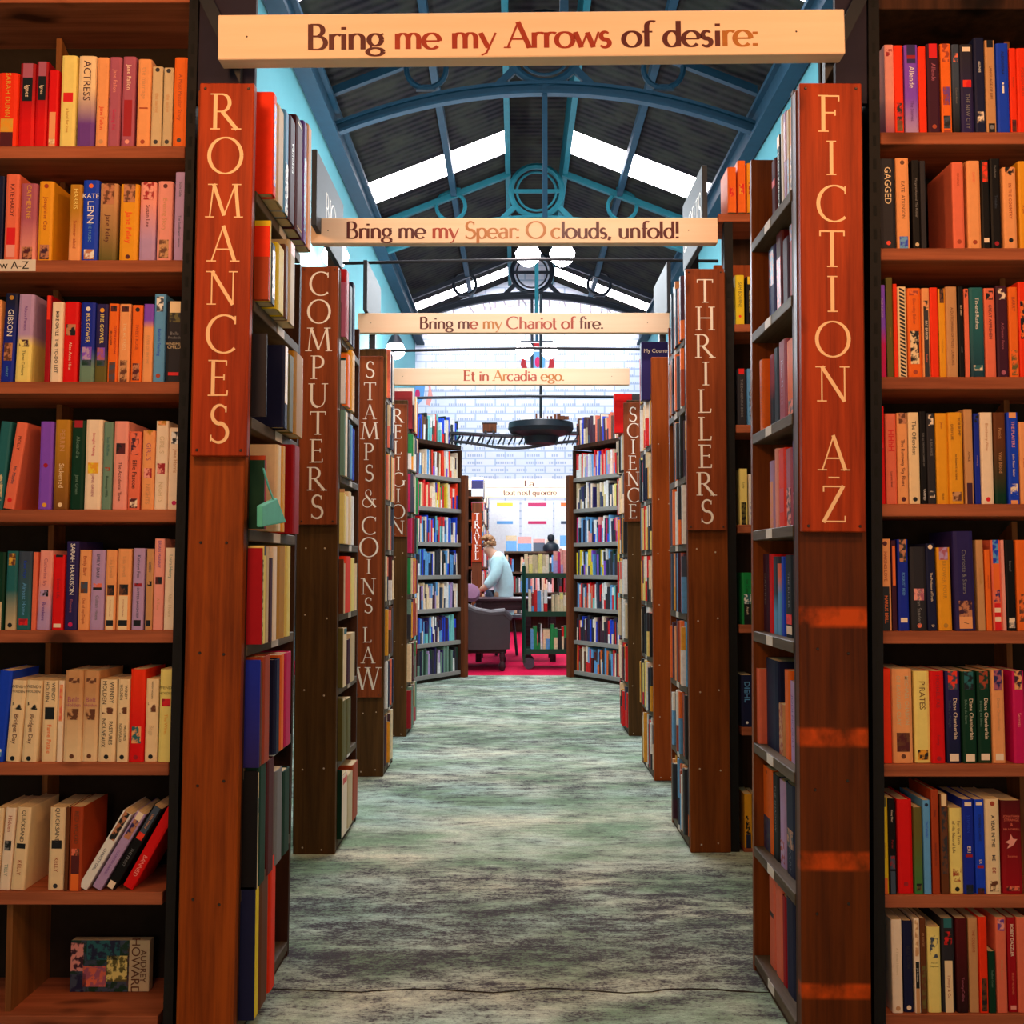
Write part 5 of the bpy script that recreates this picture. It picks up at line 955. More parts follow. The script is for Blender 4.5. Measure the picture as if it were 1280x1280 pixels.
quote_board(13.85, 580, 745, 610.5, 622, "tout n'est qu'ordre", 629, 696, 612, 619, lambda i, w: 0, "far white board lettered tout n'est qu'ordre above the back shelves", .03)
# ------------------------------------------------------------------ floor, walls, roof
CX = .35; W0 = 2.62; G_Y = 23.4
struct(MB().box(-4, 4.6, -5, 9.28, -.06, 0).build('floor', M['floor']))
struct(MB().box(-4, 4.6, 9.28, 26, -.06, .0).build('floor_red_carpet', M['redcarpet']))
rs = random.Random(4); sm = [(-.62 + .03*i, 2.42 + rs.uniform(-.004, .004) + .01*math.sin(i*.6)) for i in range(41)]
mb = MB(); mb.strip([(x, y, 0) for x, y in sm], [(x, y + rs.uniform(.001, .006), 0) for x, y in sm], .0015, (0, 0, 1)); struct(mb.build('trim_carpet_seam', M['back']))
def roofH(off): return CAMZ + 6.51 - .395 * (abs(off) - .47)
struct(MB().box(CX - W0 - .2, CX - W0, -5, G_Y, 0, 6.6).build('wall_left', M['wall']))
struct(MB().box(CX + W0, CX + W0 + .2, -5, G_Y, 0, 6.6).build('wall_right', M['wall']))
struct(MB().box(-4, 4.6, G_Y, G_Y + .2, 0, 8.2).build('wall_back', M['gable']))
for s, nm in ((-1, 'left'), (1, 'right')):
    def slab(y0, y1, mat, name, o0=.47, o1=W0 + .15, t=.05, dz=0):
        mb = MB(); a, b = CX + s*o0, CX + s*o1; za, zb = roofH(o0) + dz, roofH(o1) + dz
        mb.hexa([(a,y0,za),(b,y0,zb),(b,y1,zb),(a,y1,za),(a,y0,za+t),(b,y0,zb+t),(b,y1,zb+t),(a,y1,za+t)]); return struct(mb.build(name, mat))
    ys = -5; strips = [(5.7, 6.55), (9.3, 10.2), (15.2, 16.05), (22.3, 22.9)]
    for k, (a, b) in enumerate(strips):
        slab(ys, a, M['roof'], 'ceiling'); slab(a, b, M['glass'], f'window_{k*2 + (1 if s < 0 else 2)}', t=.02); ys = b
    slab(ys, G_Y, M['roof'], 'ceiling')
    for off in (1.35,): # purlin down the middle of each slope
        mb = MB(); x = CX + s*off; z = roofH(off); mb.box(x-.045, x+.045, -5, G_Y, z - .14, z - .02); struct(mb.build('beam_purlin', M['beam']))
    mb = MB(); x = CX + s*2.5; zb = CAMZ + 5.02
    mb.box(x - .09, x + .09, -5, G_Y, zb, zb + .05).box(x - .03, x + .03, -5, G_Y, zb + .05, zb + .3).box(x - .09, x + .09, -5, G_Y, zb + .3, zb + .35)
    struct(mb.build('beam_eaves', M['beam']))
    mb = MB(); x = CX + s*.47; z = roofH(.47); mb.box(x - .04, x + .04, -5, G_Y, z - .12, z + .5); struct(mb.build('beam_lantern', M['beam2']))
# battens running down the slope at regular spacing
# lantern on the ridge
struct(MB().box(CX - .5, CX + .5, -5, G_Y, roofH(.47) + .5, roofH(.47) + .56).build('ceiling_lantern', M['roof']))
# trusses
def truss(Y, mat, mat2, h=.16):
    mb = MB(); n = 28; half = 2.5; apex = CAMZ + 5.56; drop = .5; pts = []
    for i in range(n + 1):
        t = -1 + 2*i/n; pts.append((CX + t*half, apex - drop * t*t))
    dp = .15
    mb.strip([(x, Y-.05, z) for x, z in pts], [(x, Y-.05, z+.035) for x, z in pts], .1)
    mb.strip([(x, Y-.015, z+.035) for x, z in pts], [(x, Y-.015, z+dp-.035) for x, z in pts], .03)
    mb.strip([(x, Y-.05, z+dp-.035) for x, z in pts], [(x, Y-.05, z+dp) for x, z in pts], .1)
    for s in (-1, 1):
        a = [(CX+s*.42, Y-.04, roofH(.42)-.16), (CX+s*2.5, Y-.04, roofH(2.5)-.16)]; b = [(x, y, z+.10) for x, y, z in a]
        mb.strip(a, b, .08)
        zr = CAMZ + 5.87; r = .235; xr = CX + s*1.40
        mb.tube([(xr + r*math.cos(k*PI/12), Y, zr + r*math.sin(k*PI/12)) for k in range(24)], .035, 6, 0, True)
        mb.strip([(xr-.12, Y-.03, zr-.26), (xr+.12, Y-.03, zr-.26)], [(xr-.05, Y-.03, zr-.2), (xr+.05, Y-.03, zr-.2)], .06)
        mb.strip([(xr-.1, Y-.03, zr+.23), (xr+.16, Y-.03, zr+.20)], [(xr-.1, Y-.03, zr+.32), (xr+.16, Y-.03, zr+.30)], .06)
    zr = CAMZ + 6.12; r = .42
    mb.tube([(CX + r*math.cos(k*PI/16), Y, zr + r*math.sin(k*PI/16)) for k in range(32)], .05, 6, 0, True)
    mb.tube([(CX + (r-.1)*math.cos(k*PI/16), Y, zr + (r-.1)*math.sin(k*PI/16)) for k in range(32)], .02, 6, 0, True)
    mb.box(CX-.42, CX+.42, Y-.02, Y+.02, zr-.03, zr+.03)
    for s in (-1, 1): mb.strip([(CX+s*.5, Y-.03, apex+.1), (CX+s*.34, Y-.03, zr-.3)], [(CX+s*.62, Y-.03, apex+.1), (CX+s*.40, Y-.03, zr-.24)], .06)
    mb.box(CX-.03, CX+.03, Y-.03, Y+.03, CAMZ+3.9, zr-.40)
    mb.box(CX-2.5, CX+2.5, Y-.012, Y+.012, CAMZ+5.64, CAMZ+5.66) if False else None
    return struct(mb.build('beam_truss', mat, smooth=True))
truss(7.25, M['beam'], None); truss(12.0, M['beam'], None); truss(16.7, M['beam2'], None); truss(21.4, M['irond'], None)
# station lettering round the top of the back wall
GT = 'ALNWICK STATION'; mb = MB(); tot = sum(G[c][2] for c in GT); a = 0; half = 2.05
M['faint'] = plain('grey_wall_lettering', lin((150, 140, 150)), .8)
for c in GT:
    f = (a + G[c][2]/2) / tot; t = -1 + 2*f; x = CX + t*half - .16; z = CAMZ + 5.92 - .42*t*t
    glyph(mb, c, x, z, .3, .30, lambda p, q_: (p, G_Y - .004, q_), .11, .05); a += G[c][2]
struct(mb.build('wall_back_lettering', M['faint']))
# faint painted lists of names on the back wall
mb = MB(); rr = random.Random(3)
for k in range(26):
    z = CAMZ + 4.95 - k*.165; x = -1.9
    if z < CAMZ + 1.9: break
    while x < 2.6:
        w = rr.uniform(.12, .5)
        if abs(x - .45) > .55 or z < CAMZ + 4.0 or True:
            n = int(w / .05)
            for j in range(n): mb.box(x + j*.05, x + j*.05 + .03, G_Y - .003, G_Y - .001, z, z + .055)
        x += w + rr.uniform(.08, .3)
M['fainter'] = plain('pale_wall_lettering', lin((176, 188, 214)), .8)
struct(mb.build('wall_back_names', M['fainter']))
# painted crest: shield between two red supporters under a plume
def crest(u, v, Y, s, label, red='crimson'):
    p = PY(u, v, Y); e = empty('painted_crest', p); tag(e, label, 'crest')
    def sh(pts, c, k, nm):
        mb = MB(); mb.strip([(x*s, -.002*k, z*s) for x, z in pts[0]], [(x*s, -.002*k, z*s) for x, z in pts[1]], .002); kid(e, nm, mb, c)
    blob = lambda cx, cz, rx, rz, n=14: ([(cx + rx*math.cos(PI*i/n), cz - rz*math.sin(PI*i/n)) for i in range(n+1)], [(cx + rx*math.cos(PI*i/n), cz + rz*math.sin(PI*i/n)) for i in range(n+1)])
    sh(([(-.3,.3),(-.25,-.2),(0,-.5),(.25,-.2),(.3,.3)],[(-.3,.35),(-.25,.36),(0,.36),(.25,.36),(.3,.35)]), 'sky', 1, 'shield')
    sh(blob(0,-.02,.1,.2), 'magenta', 2, 'charge'); sh(blob(0,.62,.3,.16), red, 1, 'plume')
    for q in (-1, 1): sh(([(q*.35,-.45),(q*.5,-.5),(q*.62,-.1),(q*.5,.45)],[(q*.36,-.3),(q*.42,-.1),(q*.46,.2),(q*.42,.6)]), red, 1, 'supporter'); sh(blob(q*.52,.62,.14,.13), red, 2, 'supporter_head')
    return e
crest(672, 452, G_Y - .012, .62, 'painted crest with red supporters high on the back wall')
crest(522, 492, G_Y - .012, .55, 'pinkish painted crest on the back wall above RELIGION shelves', 'pink')
# tie rods across the aisle between the bookcase tops
for i, (Y, v, x0, x1, lb) in enumerate([(4.95, 324, -.86, .98, 'thin steel rod crossing above the Chariot of fire board'), (6.1, 435, -.86, .92, 'thin steel rod crossing above the Et in Arcadia board'), (8.2, 495, -1.1, 1.0, 'thin dark rod crossing below the Et in Arcadia board')]):
    z = PY(640, v, Y).z; mb = MB().tube([(x0, Y, z - .02), (.1, Y, z), (x1, Y, z - .01)], .008 if i < 2 else .011, 8); tag(mb.build('tie_rod', M['irond'], smooth=True), lb, 'rod', 'tie rods')
    for x in (x0, x1): pass
# lamps
def globes(Y, v, label):
    z = PY(672, v, Y).z; e = empty('pendant_lamp', (CX, Y, z)); tag(e, label, 'lamp')
    MB().tube([(0,0,.12), (0,0,5.4 + CAMZ - z)], .022, 8).build('rod', M['beam'], e); MB().box(-.26, .26, -.015, .015, .1, .13).build('cross_arm', M['irond'], e)
    for s in (-1, 1):
        g = MB().lathe([(.02,.1),(.1,.08),(.15,0),(.13,-.09),(.06,-.15),(.01,-.165)], n=16).build('globe', M['globe'], e, smooth=True); g.location = (s*.2, 0, 0)
    l = bpy.data.lights.new('lamp_light', 'POINT'); l.energy = 90; l.color = (.92, .95, 1); l.shadow_soft_size = .15
    lo = bpy.data.objects.new('lamp_light', l); C.objects.link(lo); lo.location = (CX, Y, z - .3)
globes(12.0, 316, 'pair of lit white globes hanging above the Chariot of fire board'); globes(16.7, 436, 'pair of lit white globes hanging behind the Et in Arcadia board')
def walllamp(u, v, Y, r, label, e_=220):
    p = PY(u, v, Y); e = empty('wall_lamp', p); tag(e, label, 'lamp', 'wall lamps')
    MB().lathe([(.03, r*.55), (r*.75, r*.5), (r, 0), (r*.9, -r*.45), (r*.5, -r*.85), (.01, -r)], n=20).build('globe', M['globe'], e, smooth=True)
    MB().lathe([(.02, r*1.5), (r*.4, r*1.4), (r*.85, r*.6), (r*.8, r*.52), (.03, r*.56)], n=20).build('shade', M['irond'], e, smooth=True)
    MB().tube([(0, 0, r*1.45), (-.05, 0, r*2), (-(p.x - (CX - W0)), 0, r*2.1)], .02, 8).build('bracket', M['irond'], e, smooth=True)
    l = bpy.data.lights.new('lamp_light', 'POINT'); l.energy = e_; l.color = (.92, .95, 1); l.shadow_soft_size = r
    lo = bpy.data.objects.new('lamp_light', l); C.objects.link(lo); lo.location = p + Vector((.35, 0, -r*1.6))
walllamp(419, 319, 11.6, .155, 'lit white globe wall lamp above the COMPUTERS board'); walllamp(494, 437, 16.5, .16, 'lit white globe wall lamp beside the Et in Arcadia board')
# ------------------------------------------------------------------ books on the remaining units
PALM = ['cream','pale','navy','black','charcoal','crimson','sky','white','royal','teal','orange','beige','plum','slate','lemon','red','white','lilac','pale','sage','indigo','sky']
def fill_side(key, hs, out=.0, pal=PALM, skip=(), maxy=None, wr=(.014, .034), hr=(.19, .245)):
    U = UNITS[key]; s = U['s']; rz = PI/2 if s < 0 else -PI/2
    for si in hs:
        z = U['zs'][si]; y = U['Y'] + (.05 if si or key not in ('BLK', 'SCI') else .125) + R.uniform(0, .02); end = U['Y'] + .028 + U['L'] - .025
        while y < end - .03:
            w = R.uniform(*wr); 
            if y + w > end: break
            if R.random() < .06: y += .03; continue
            hi = (U['zs'][si-1] - .03 - z) if si else .27
            h = min(R.uniform(*hr), hi); x = U['o'].x + U['xin'] - s * (R.uniform(-.006, .012) + out)
            far_book(Matrix.Translation((x, y + w/2, z + .0005)) @ Matrix.Rotation(rz, 4, 'Z'), w - .001, h, .115, R.choice(pal), R.choice(pal) if R.random() < .35 else None); y += w
P_T = ['orange','black','navy','slate','peach','white','rust','plum','sky','amber','charcoal']
fill_side('THR', range(0, 8), .0, P_T); fill_side('STA', range(0, 8), .0, ['brown','plum','cream','charcoal','amber','salmon','slate','maroon','beige','navy','white'])
fill_side('BLK', range(0, 8), .004, ['cream','pale','black','red','navy','white','amber','lemon','charcoal']); fill_side('REL', range(0, 8), .015, ['maroon','cream','charcoal','magenta','amber','slate','crimson','green','sage','white'])
fill_side('SCI', range(0, 8), .01, ['white','red','cream','charcoal','amber','pale','black','slate','beige'])
def spine_row(A, B, z, d, palette, hr, wr, seed, fillp=.97, maxh=9):
    """books standing from A to B (ground points) with spines along that line, facing the camera side"""
    rr = random.Random(seed); A = Vector((A[0], A[1], 0)); B = Vector((B[0], B[1], 0)); t = (B - A); Ln = t.length; t.normalize(); ang = math.atan2(t.y, t.x); x = .012
    while x < Ln - .02:
        w = rr.uniform(*wr)
        if x + w > Ln - .008: break
        if rr.random() > fillp: x += w; continue
        p = A + t * (x + w/2); h = min(rr.uniform(*hr), maxh)
        far_book(Matrix.Translation((p.x, p.y, z + .0005)) @ Matrix.Rotation(ang, 4, 'Z') @ Matrix.Rotation(rr.choice((0,0,0,.03,-.04)), 4, 'Y'), w - .001, h, d, rr.choice(palette), rr.choice(palette) if rr.random() < .4 else None); x += w
# top-of-unit display books
def flat_book(Y, u0, u1, v0, v1, c, th=.04, txt=None, label=''):
    A = PY(u0, v1, Y); B = PY(u1, v0, Y); w = B.x - A.x; h = B.z - A.z
    e = MB().bbox(-w/2, w/2, 0, th, 0, h, .002).build('hardback_book', M_PRINT); e.color = (*col(c), 1); e['c2'] = list(col(c)); e['gm'] = .5; e['gw'] = .1
    e.location = ((A.x+B.x)/2, Y, A.z); tag(e, label, 'book'); MB().box(-w/2 + .003, w/2 - .004, .003, th - .003, h - .001, h + .0006).build('page_block', M_PAGE, e)
    if txt:
        cu = bpy.data.curves.new('cover_title', 'FONT'); cu.body = txt; cu.align_x = 'CENTER'; cu.align_y = 'CENTER'; cu.size = w * .9 / (len(txt) * .52); cu.materials.append(M_INK)
        o_ = bpy.data.objects.new('cover_title', cu); C.objects.link(o_); o_.parent = e; o_.color = (*PAL['pale'], 1); o_.matrix_local = Matrix(((1,0,0,0),(0,0,-1,-.0006),(0,1,0,h*.84),(0,0,0,1)))
    return e
YB = UNITS['BLK']['Y'] + .06
flat_book(YB, 802, 841, 427, 500, 'indigo', .05, 'My Country', 'navy hardback titled My Country standing face out above the plain orange board')
YS = UNITS['SCI']['Y'] + .05
flat_book(YS, 768, 790, 492, 541, 'red', .05, None, 'red book standing face out on top of the SCIENCE board')
YR = UNITS['REL']['Y'] + .08
# ------------------------------------------------------------------ the two angled cases at the end of the aisle
FV = [557, 598, 636.5, 678.6, 718.6, 759, 800, 838]
FZ = [PY(578, v, 9.1).z for v in FV]
def far_case(A, B, label, post_at_B, pal, seed):
    """A outer end, B inner end (x, y)"""
    ang = math.atan2(B[1]-A[1], B[0]-A[0]); Ln = math.hypot(B[0]-A[0], B[1]-A[1]); e = empty('bookcase', (A[0], A[1], 0), ang); tag(e, label, 'bookcase', 'angled bookcases at the end of the aisle')
    for z in FZ: MB().bbox(.0, Ln, 0, .2, z - .035, z, .002).build('shelf', M['farshelf'] if z < FZ[0] else M['case'], e)
    MB().box(0, Ln, .2, .215, 0, FZ[0] + .03).build('back_panel', M['case'], e); MB().box(0, Ln, .01, .2, 0, FZ[-1] - .04).build('plinth', M['back'], e)
    for x in ((Ln, 0) if post_at_B else (0, Ln)):
        MB().bbox(x - .012, x + .012, .0, .21, 0, FZ[0] - .04, .002).build('side_panel', M['case'], e)
    x = Ln + .03 if post_at_B else -.03
    MB().bbox(x - .028, x + .028, -.04, .24, 0, CAMZ + .80, .003).build('end_board', M['casefar'], e)
    MB().box(Ln - .15 if post_at_B else .0, Ln - .05 if post_at_B else .1, .05, .07, FZ[0] - .03, FZ[0] + .0).build('bracket', M['case'], e)
    t = Vector((math.cos(ang), math.sin(ang))); nrm = Vector((-t.y, t.x))
    for i, z in enumerate(FZ):
        a = Vector(A) + nrm * .012 + t * .015; b = Vector(B) + nrm * .012 - t * .015
        spine_row(a, b, z, .13, pal[i] if isinstance(pal, list) and isinstance(pal[0], list) else pal, (.17, .225) if i else (.17, .25), (.012, .031), seed + i, .96, .235)
PF = [['pale','royal','white','black','charcoal','red','aqua','brown','white'], ['brown','cream','pale','violet','vermilion','plum','white','sky'], ['red','yellow','white','green','pale','blue','salmon','cream','vermilion','lemon'], ['sky','white','charcoal','aqua','pale','royal','indigo','red'], ['charcoal','white','navy','sky','pale','royal','black'], ['white','sky','slate','lilac','cream','plum','pale'], ['sky','white','indigo','slate','pale','royal','plum','aqua'], ['navy','white','bottle','lilac','charcoal','sage','indigo']]
PG = [['salmon','pale','brown','royal','slate','beige','plum','rust'], ['white','pale','pink','royal','red','beige','lilac','sky'], ['indigo','charcoal','white','beige','slate','pale','lemon'], ['navy','royal','white','pink','charcoal','magenta','sky'], ['sky','yellow','violet','charcoal','bottle','slate','white'], ['sky','red','white','slate','salmon','charcoal','aqua'], ['white','charcoal','navy','plum','royal','red','pale'], ['red','sky','brown','pale','orange','charcoal','sage','maroon']]
far_case((-1.12, 8.05), (-.475, 9.12), 'tall angled bookcase at the aisle end past the RELIGION board', True, PF, 40)
far_case((.51, 9.12), (1.13, 8.05), 'tall angled bookcase at the aisle end past the SCIENCE board', False, PG, 60)
# ------------------------------------------------------------------ reading corner: trolley, armchair, table, person
def trolley():
    Y = 9.85; xL = PY(655, 760, Y).x; xR = xL + .95; e = empty('book_trolley', (xL, Y, 0)); tag(e, 'dark green metal book trolley on castors, three shelves of books', 'trolley')
    z3, z2, z1 = PY(660, 813, Y).z, PY(660, 766, Y).z, PY(660, 718, Y).z; w = xR - xL
    for z, nm in ((z1, 'tray'), (z2, 'tray'), (z3, 'tray')):
        MB().box(0, w, 0, .36, z - .03, z - .01).box(0, w, -.006, .0, z - .035, z + .012).box(0, w, .36, .366, z - .035, z + .012).build(nm, M['green'], e)
    for x in (0, w):
        for y in (0, .36): MB().tube([(x, y, .12), (x, y, z1 + .07)], .018, 8).build('post', M['green'], e, smooth=True)
        MB().tube([(x, 0, z1 + .07), (x, .18, z1 + .1), (x, .36, z1 + .07)], .016, 8).build('handle', M['green'], e, smooth=True)
        for y in (0, .36):
            ww = MB().tube([(x + .045, y - .014, .054), (x + .045, y + .014, .054)], .053, 20).tube([(x + .045, y - .02, .054), (x + .045, y + .02, .054)], .02, 10).build('wheel', M['rubber'], e, smooth=True)
            MB().box(x - .012, x + .012, y - .02, y + .02, .06, .135).build('castor_fork', M['green'], e)
    warm = ['cream','lemon','pale','beige','cream','lemon']
    a = (xL + .02, Y + .02)
    def row(x0, x1, z, pal, seed, hr): spine_row((xL + x0, Y + .02), (xL + x1, Y + .02), z, .14, pal, hr, (.022, .04), seed, .98)
    row(.0, .26, z1 - .01, warm, 5, (.19, .21)); row(.27, .6, z1 - .01, ['pink','violet','magenta','pale','lilac'], 6, (.2, .26)); row(.03, .25, z2 - .01, ['sky','red','white','crimson','pale','red'], 7, (.19, .25)); row(.25, .9, z2 - .01, warm, 8, (.17, .2))
    row(.05, .9, z3 - .01, ['green','white','black','cream','brown','sky','red','black'], 9, (.2, .26))
trolley()
# armchair seen from behind and the side
def armchair():
    Y = 9.78; e = empty('armchair', (PY(597, 830, Y).x, Y, 0)); tag(e, 'dark upholstered armchair with sweeping curved arm on the red carpet', 'armchair'); ox = e.location.x
    # a curved shell: back rail sweeping down into the arm
    P = [(-.29, .0, .82), (-.24, -.12, .72), (-.14, -.17, .60), (-.02, -.18, .545), (.12, -.16, .52), (.24, -.14, .53), (.30, -.12, .47)]
    top = P; bot = [(x, y + .01, .2) for x, y, z in P]
    mb = MB(); mb.strip(bot, top, .09, (0, 1, 0)); mb.build('arm_panel', M['leather'], e, smooth=True)
    MB().tube([(x, y + .045, z) for x, y, z in P], [.05, .05, .045, .045, .045, .05, .045], 10).build('arm_roll', M['leather'], e, smooth=True)
    mb = MB(); q = [(-.33, .0, .82), (-.36, .25, .86), (-.33, .5, .82)]; mb.strip([(x, y, .2) for x, y, z in q], q, .1, (1, 0, 0)); mb.build('backrest', M['leather'], e, smooth=True)
    P2 = [(x, .62 - y * .2, z) for x, y, z in P]; mb = MB(); mb.strip([(x, y, .2) for x, y, z in P2], P2, .09, (0, 1, 0)); mb.build('arm_panel', M['leather'], e, smooth=True)
    MB().bbox(-.3, .26, -.05, .6, .26, .42, .04).build('seat', M['leather'], e, smooth=True)
    MB().bbox(-.3, .27, -.1, .62, .16, .26, .01).build('seat_frame', M['table'], e)
    for x, y in ((.23, -.1), (.23, .6), (-.29, -.02), (-.29, .58)): MB().lathe([(.02, .17), (.028, .14), (.016, .09), (.03, .06), (.032, .03), (.018, .0)], (x, y, 0), 12).build('leg', M['table'], e, smooth=True)
armchair()
Yc = 10.45; cpos = PY(590, 752, 10.3)
cu_ = MB().lathe([(.02, -.045), (.075, -.04), (.095, 0), (.075, .04), (.02, .045)], n=20).build('cushion', M['mauve'], smooth=True); cu_.location = (PY(588, 742, 10.0).x, 10.0, PY(591, 741, 10.0).z); cu_.rotation_euler = (1.1, .5, 0); tag(cu_, 'mauve cushion propped in the dark armchair', 'cushion')
# table
def table():
    Y = 10.55; zt = PY(620, 748, Y).z; xa, xb = PY(592, 748, Y).x, PY(654, 748, Y).x + .35; e = empty('table', ((xa+xb)/2, Y, 0)); tag(e, 'dark wooden table in front of the person in pale blue', 'table'); h = (xb-xa)/2
    MB().bbox(-h, h, 0, .6, zt - .03, zt, .005).build('table_top', M['table'], e); MB().box(-h + .03, h - .03, .03, .57, zt - .12, zt - .03).build('apron', M['table'], e)
    for x in (-h + .05, h - .3, h - .05):
        for y in (.05, .55): MB().bbox(x - .03, x + .03, y - .03, y + .03, 0, zt - .03, .004).build('leg', M['table'], e)
    return zt
ZT = table()
def skin_mesh(name, nodes, edges, mat, parent, root=0, sub=2):
    me = bpy.data.meshes.new(name); me.from_pydata([n[0] for n in nodes], edges, []); o = bpy.data.objects.new(name, me); C.objects.link(o); o.parent = parent
    o.modifiers.new('skin', 'SKIN'); sv = me.skin_vertices[0].data
    for i, n in enumerate(nodes): r = n[1]; sv[i].radius = r if isinstance(r, tuple) else (r, r); sv[i].use_root = (i == root)
    s = o.modifiers.new('smooth', 'SUBSURF'); s.levels = s.render_levels = sub
    me.materials.append(mat)
    for p in me.polygons: p.use_smooth = True
    o.modifiers['skin'].use_smooth_shade = True
    return o
def person():
    Y = 11.45; base = PY(625, 748, Y); e = empty('person', (base.x, Y, 0)); e.scale = (.82, .82, .92); tag(e, 'seated person in pale blue fleece bending to the left over the table', 'person')
    # facing left (-X), seated on a stool behind the table, leaning forward; head low over the table
    hip = (.05, 0, .62)
    nodes = [(hip, (.10, .12)), ((.05, 0, .80), (.11, .135)), ((.02, 0, .98), (.12, .15)), ((-.03, 0, 1.12), (.10, .15)), ((-.09, -.01, 1.19), (.07, .07)), ((-.15, -.01, 1.235), (.075, .072)), ((-.175, -.01, 1.30), (.09, .082)),
             ((-.02, -.19, 1.10), .072), ((-.06, -.24, .93), .058), ((-.19, -.23, .80), .046), ((-.26, -.20, .775), (.03, .022)),
             ((-.02, .19, 1.10), .072), ((-.06, .24, .93), .058), ((-.19, .22, .80), .046), ((-.26, .19, .775), (.03, .022)),
             ((-.12, -.11, .58), .06), ((-.33, -.12, .55), .055), ((-.34, -.12, .30), .05), ((-.35, -.12, .06), .04), ((-.46, -.12, .04), .035),
             ((-.12, .11, .58), .06), ((-.33, .12, .55), .055), ((-.34, .12, .30), .05), ((-.35, .12, .06), .04), ((-.46, .12, .04), .035)]
    edges = [(0,1),(1,2),(2,3),(3,4),(4,5),(5,6),(3,7),(7,8),(8,9),(9,10),(3,11),(11,12),(12,13),(13,14),(0,15),(15,16),(16,17),(17,18),(18,19),(0,20),(20,21),(21,22),(22,23),(23,24)]
    skin_mesh('body', nodes, edges, M['skin'], e)
    g = 1.0; cn = [((x, y, z), tuple(k * g for k in (r if isinstance(r, tuple) else (r, r)))) for (x, y, z), r in nodes]
    idx = [0,1,2,3,7,8,9,11,12,13]; mp = {a: i for i, a in enumerate(idx)}
    ce = [(mp[a], mp[b]) for a, b in edges if a in mp and b in mp]; cl = [cn[i] for i in idx]
    cl = [(p, tuple(k * 1.36 for k in r)) for p, r in cl]; cl.append(((-.085, -.01, 1.175), (.1, .11))); ce.append((3, len(cl) - 1)); cl.append(((.05, 0, .58), (.17, .19))); ce.append((0, len(cl) - 1))
    skin_mesh('fleece', cl, ce, M['coat'], e)
    tn = [(cn[i][0], tuple(k * 1.5 for k in cn[i][1])) for i in (0,15,16,17,18,20,21,22,23)]; skin_mesh('trousers', tn, [(0,1),(1,2),(2,3),(3,4),(0,5),(5,6),(6,7),(7,8)], M['trouser'], e)
    mb = MB(); hc = Vector((-.165, -.01, 1.325))       # curly hair: many small locks over the crown and nape
    rr = random.Random(5)
    for i in range(90):
        a = rr.uniform(0, 2*PI); b = rr.uniform(-.25, 1.5); d_ = Vector((math.cos(a)*math.cos(b), math.sin(a)*math.cos(b), math.sin(b)))
        if d_.x < -.45 and d_.z < .55: continue
        p = hc + Vector((d_.x*.092, d_.y*.088, d_.z*.082)); mb.lathe([(.004,-.022),(.02,-.012),(.026,.004),(.016,.02),(.003,.026)], p, 7)
    mb.build('hair', M['hair'], e, smooth=True)
    f = MB(); f.lathe([(.002,-.012),(.012,-.006),(.012,.006),(.002,.012)], (-.268, -.01, 1.295), 8); f.build('nose', M['skin'], e, smooth=True)
    for y in (-.042, .022): MB().lathe([(.001,-.006),(.007,0),(.001,.006)], (-.258, y, 1.315), 8).build('eye', M['hole'], e, smooth=True)
    MB().box(-.262, -.256, -.03, .012, 1.258, 1.264).build('mouth', M['leather'], e)
    for s in (-1, 1):                                    # hands: palm, four fingers and a thumb resting on the table
        yy = -.20 if s < 0 else .19
        hn = [((-.25, yy, .775), (.03, .02)), ((-.30, yy, .765), (.034, .016))]; he = [(0, 1)]
        for k, dy in enumerate((-.026, -.009, .009, .026)):
            l = (.05, .062, .058, .044)[k]; hn += [((-.325, yy + dy, .76), .0085), ((-.325 - l*.6, yy + dy*1.15, .752), .008), ((-.325 - l, yy + dy*1.2, .735), .007)]; i = len(hn) - 3; he += [(1, i), (i, i+1), (i+1, i+2)]
        hn += [((-.285, yy - s*.035, .762), .010), ((-.315, yy - s*.052, .752), .008)]; i = len(hn) - 2; he += [(0, i), (i, i+1)]
        skin_mesh('hand', hn, he, M['skin'], e, sub=1)
    return e
person()
st = empty('stool', (PY(622, 748, 11.45).x + .1, 11.45, 0)); tag(st, 'dark stool under the person in pale blue', 'stool')
MB().lathe([(.0, .39), (.17, .39), (.18, .41), (.17, .44), (.0, .445)], n=20).build('seat', M['leather'], st, smooth=True)
for k in range(4): a = PI/4 + k*PI/2; MB().tube([(.1*math.cos(a), .1*math.sin(a), .39), (.16*math.cos(a), .16*math.sin(a), 0)], .016, 8).build('leg', M['table'], st, smooth=True)
# ------------------------------------------------------------------ low display case and stands at the back
Yd = 15.2; zt = PY(670, 689, Yd).z; e = empty('bookcase', (.3, Yd, 0)); tag(e, 'low back bookcase with books displayed along its top', 'bookcase')
xs0, xs1 = PY(630, 689, Yd).x - .3, PY(740, 689, Yd).x - .3
for z in (zt, zt - .30, zt - .60, zt - .9):
    MB().bbox(xs0, xs1, 0, .25, z - .03, z, .002).build('shelf', M['lipY'], e)
    if z < zt: spine_row((xs0 + .32, Yd + .01), (xs1 + .28, Yd + .01), z, .15, ['pale','slate','crimson','white','sage','charcoal','pink','sky','cream'], (.18, .25), (.02, .04), int(z*100), .9)
MB().box(xs0, xs1, .25, .265, 0, zt - .03).build('back_panel', M['case'], e)
rr = random.Random(12); x = xs0 + .33
while x < xs1 + .2:
    w = rr.uniform(.11, .2); h = rr.uniform(.17, .27)
    far_book(Matrix.Translation((x + w/2, Yd + .1, zt + .001)) @ Matrix.Rotation(-.2, 4, 'X'), w, h, .02, rr.choice(['aqua','sky','white','pale','lilac','beige','slate','pink','white']), rr.choice(['white','sky','slate','pale'])); x += w + rr.uniform(.0, .05)
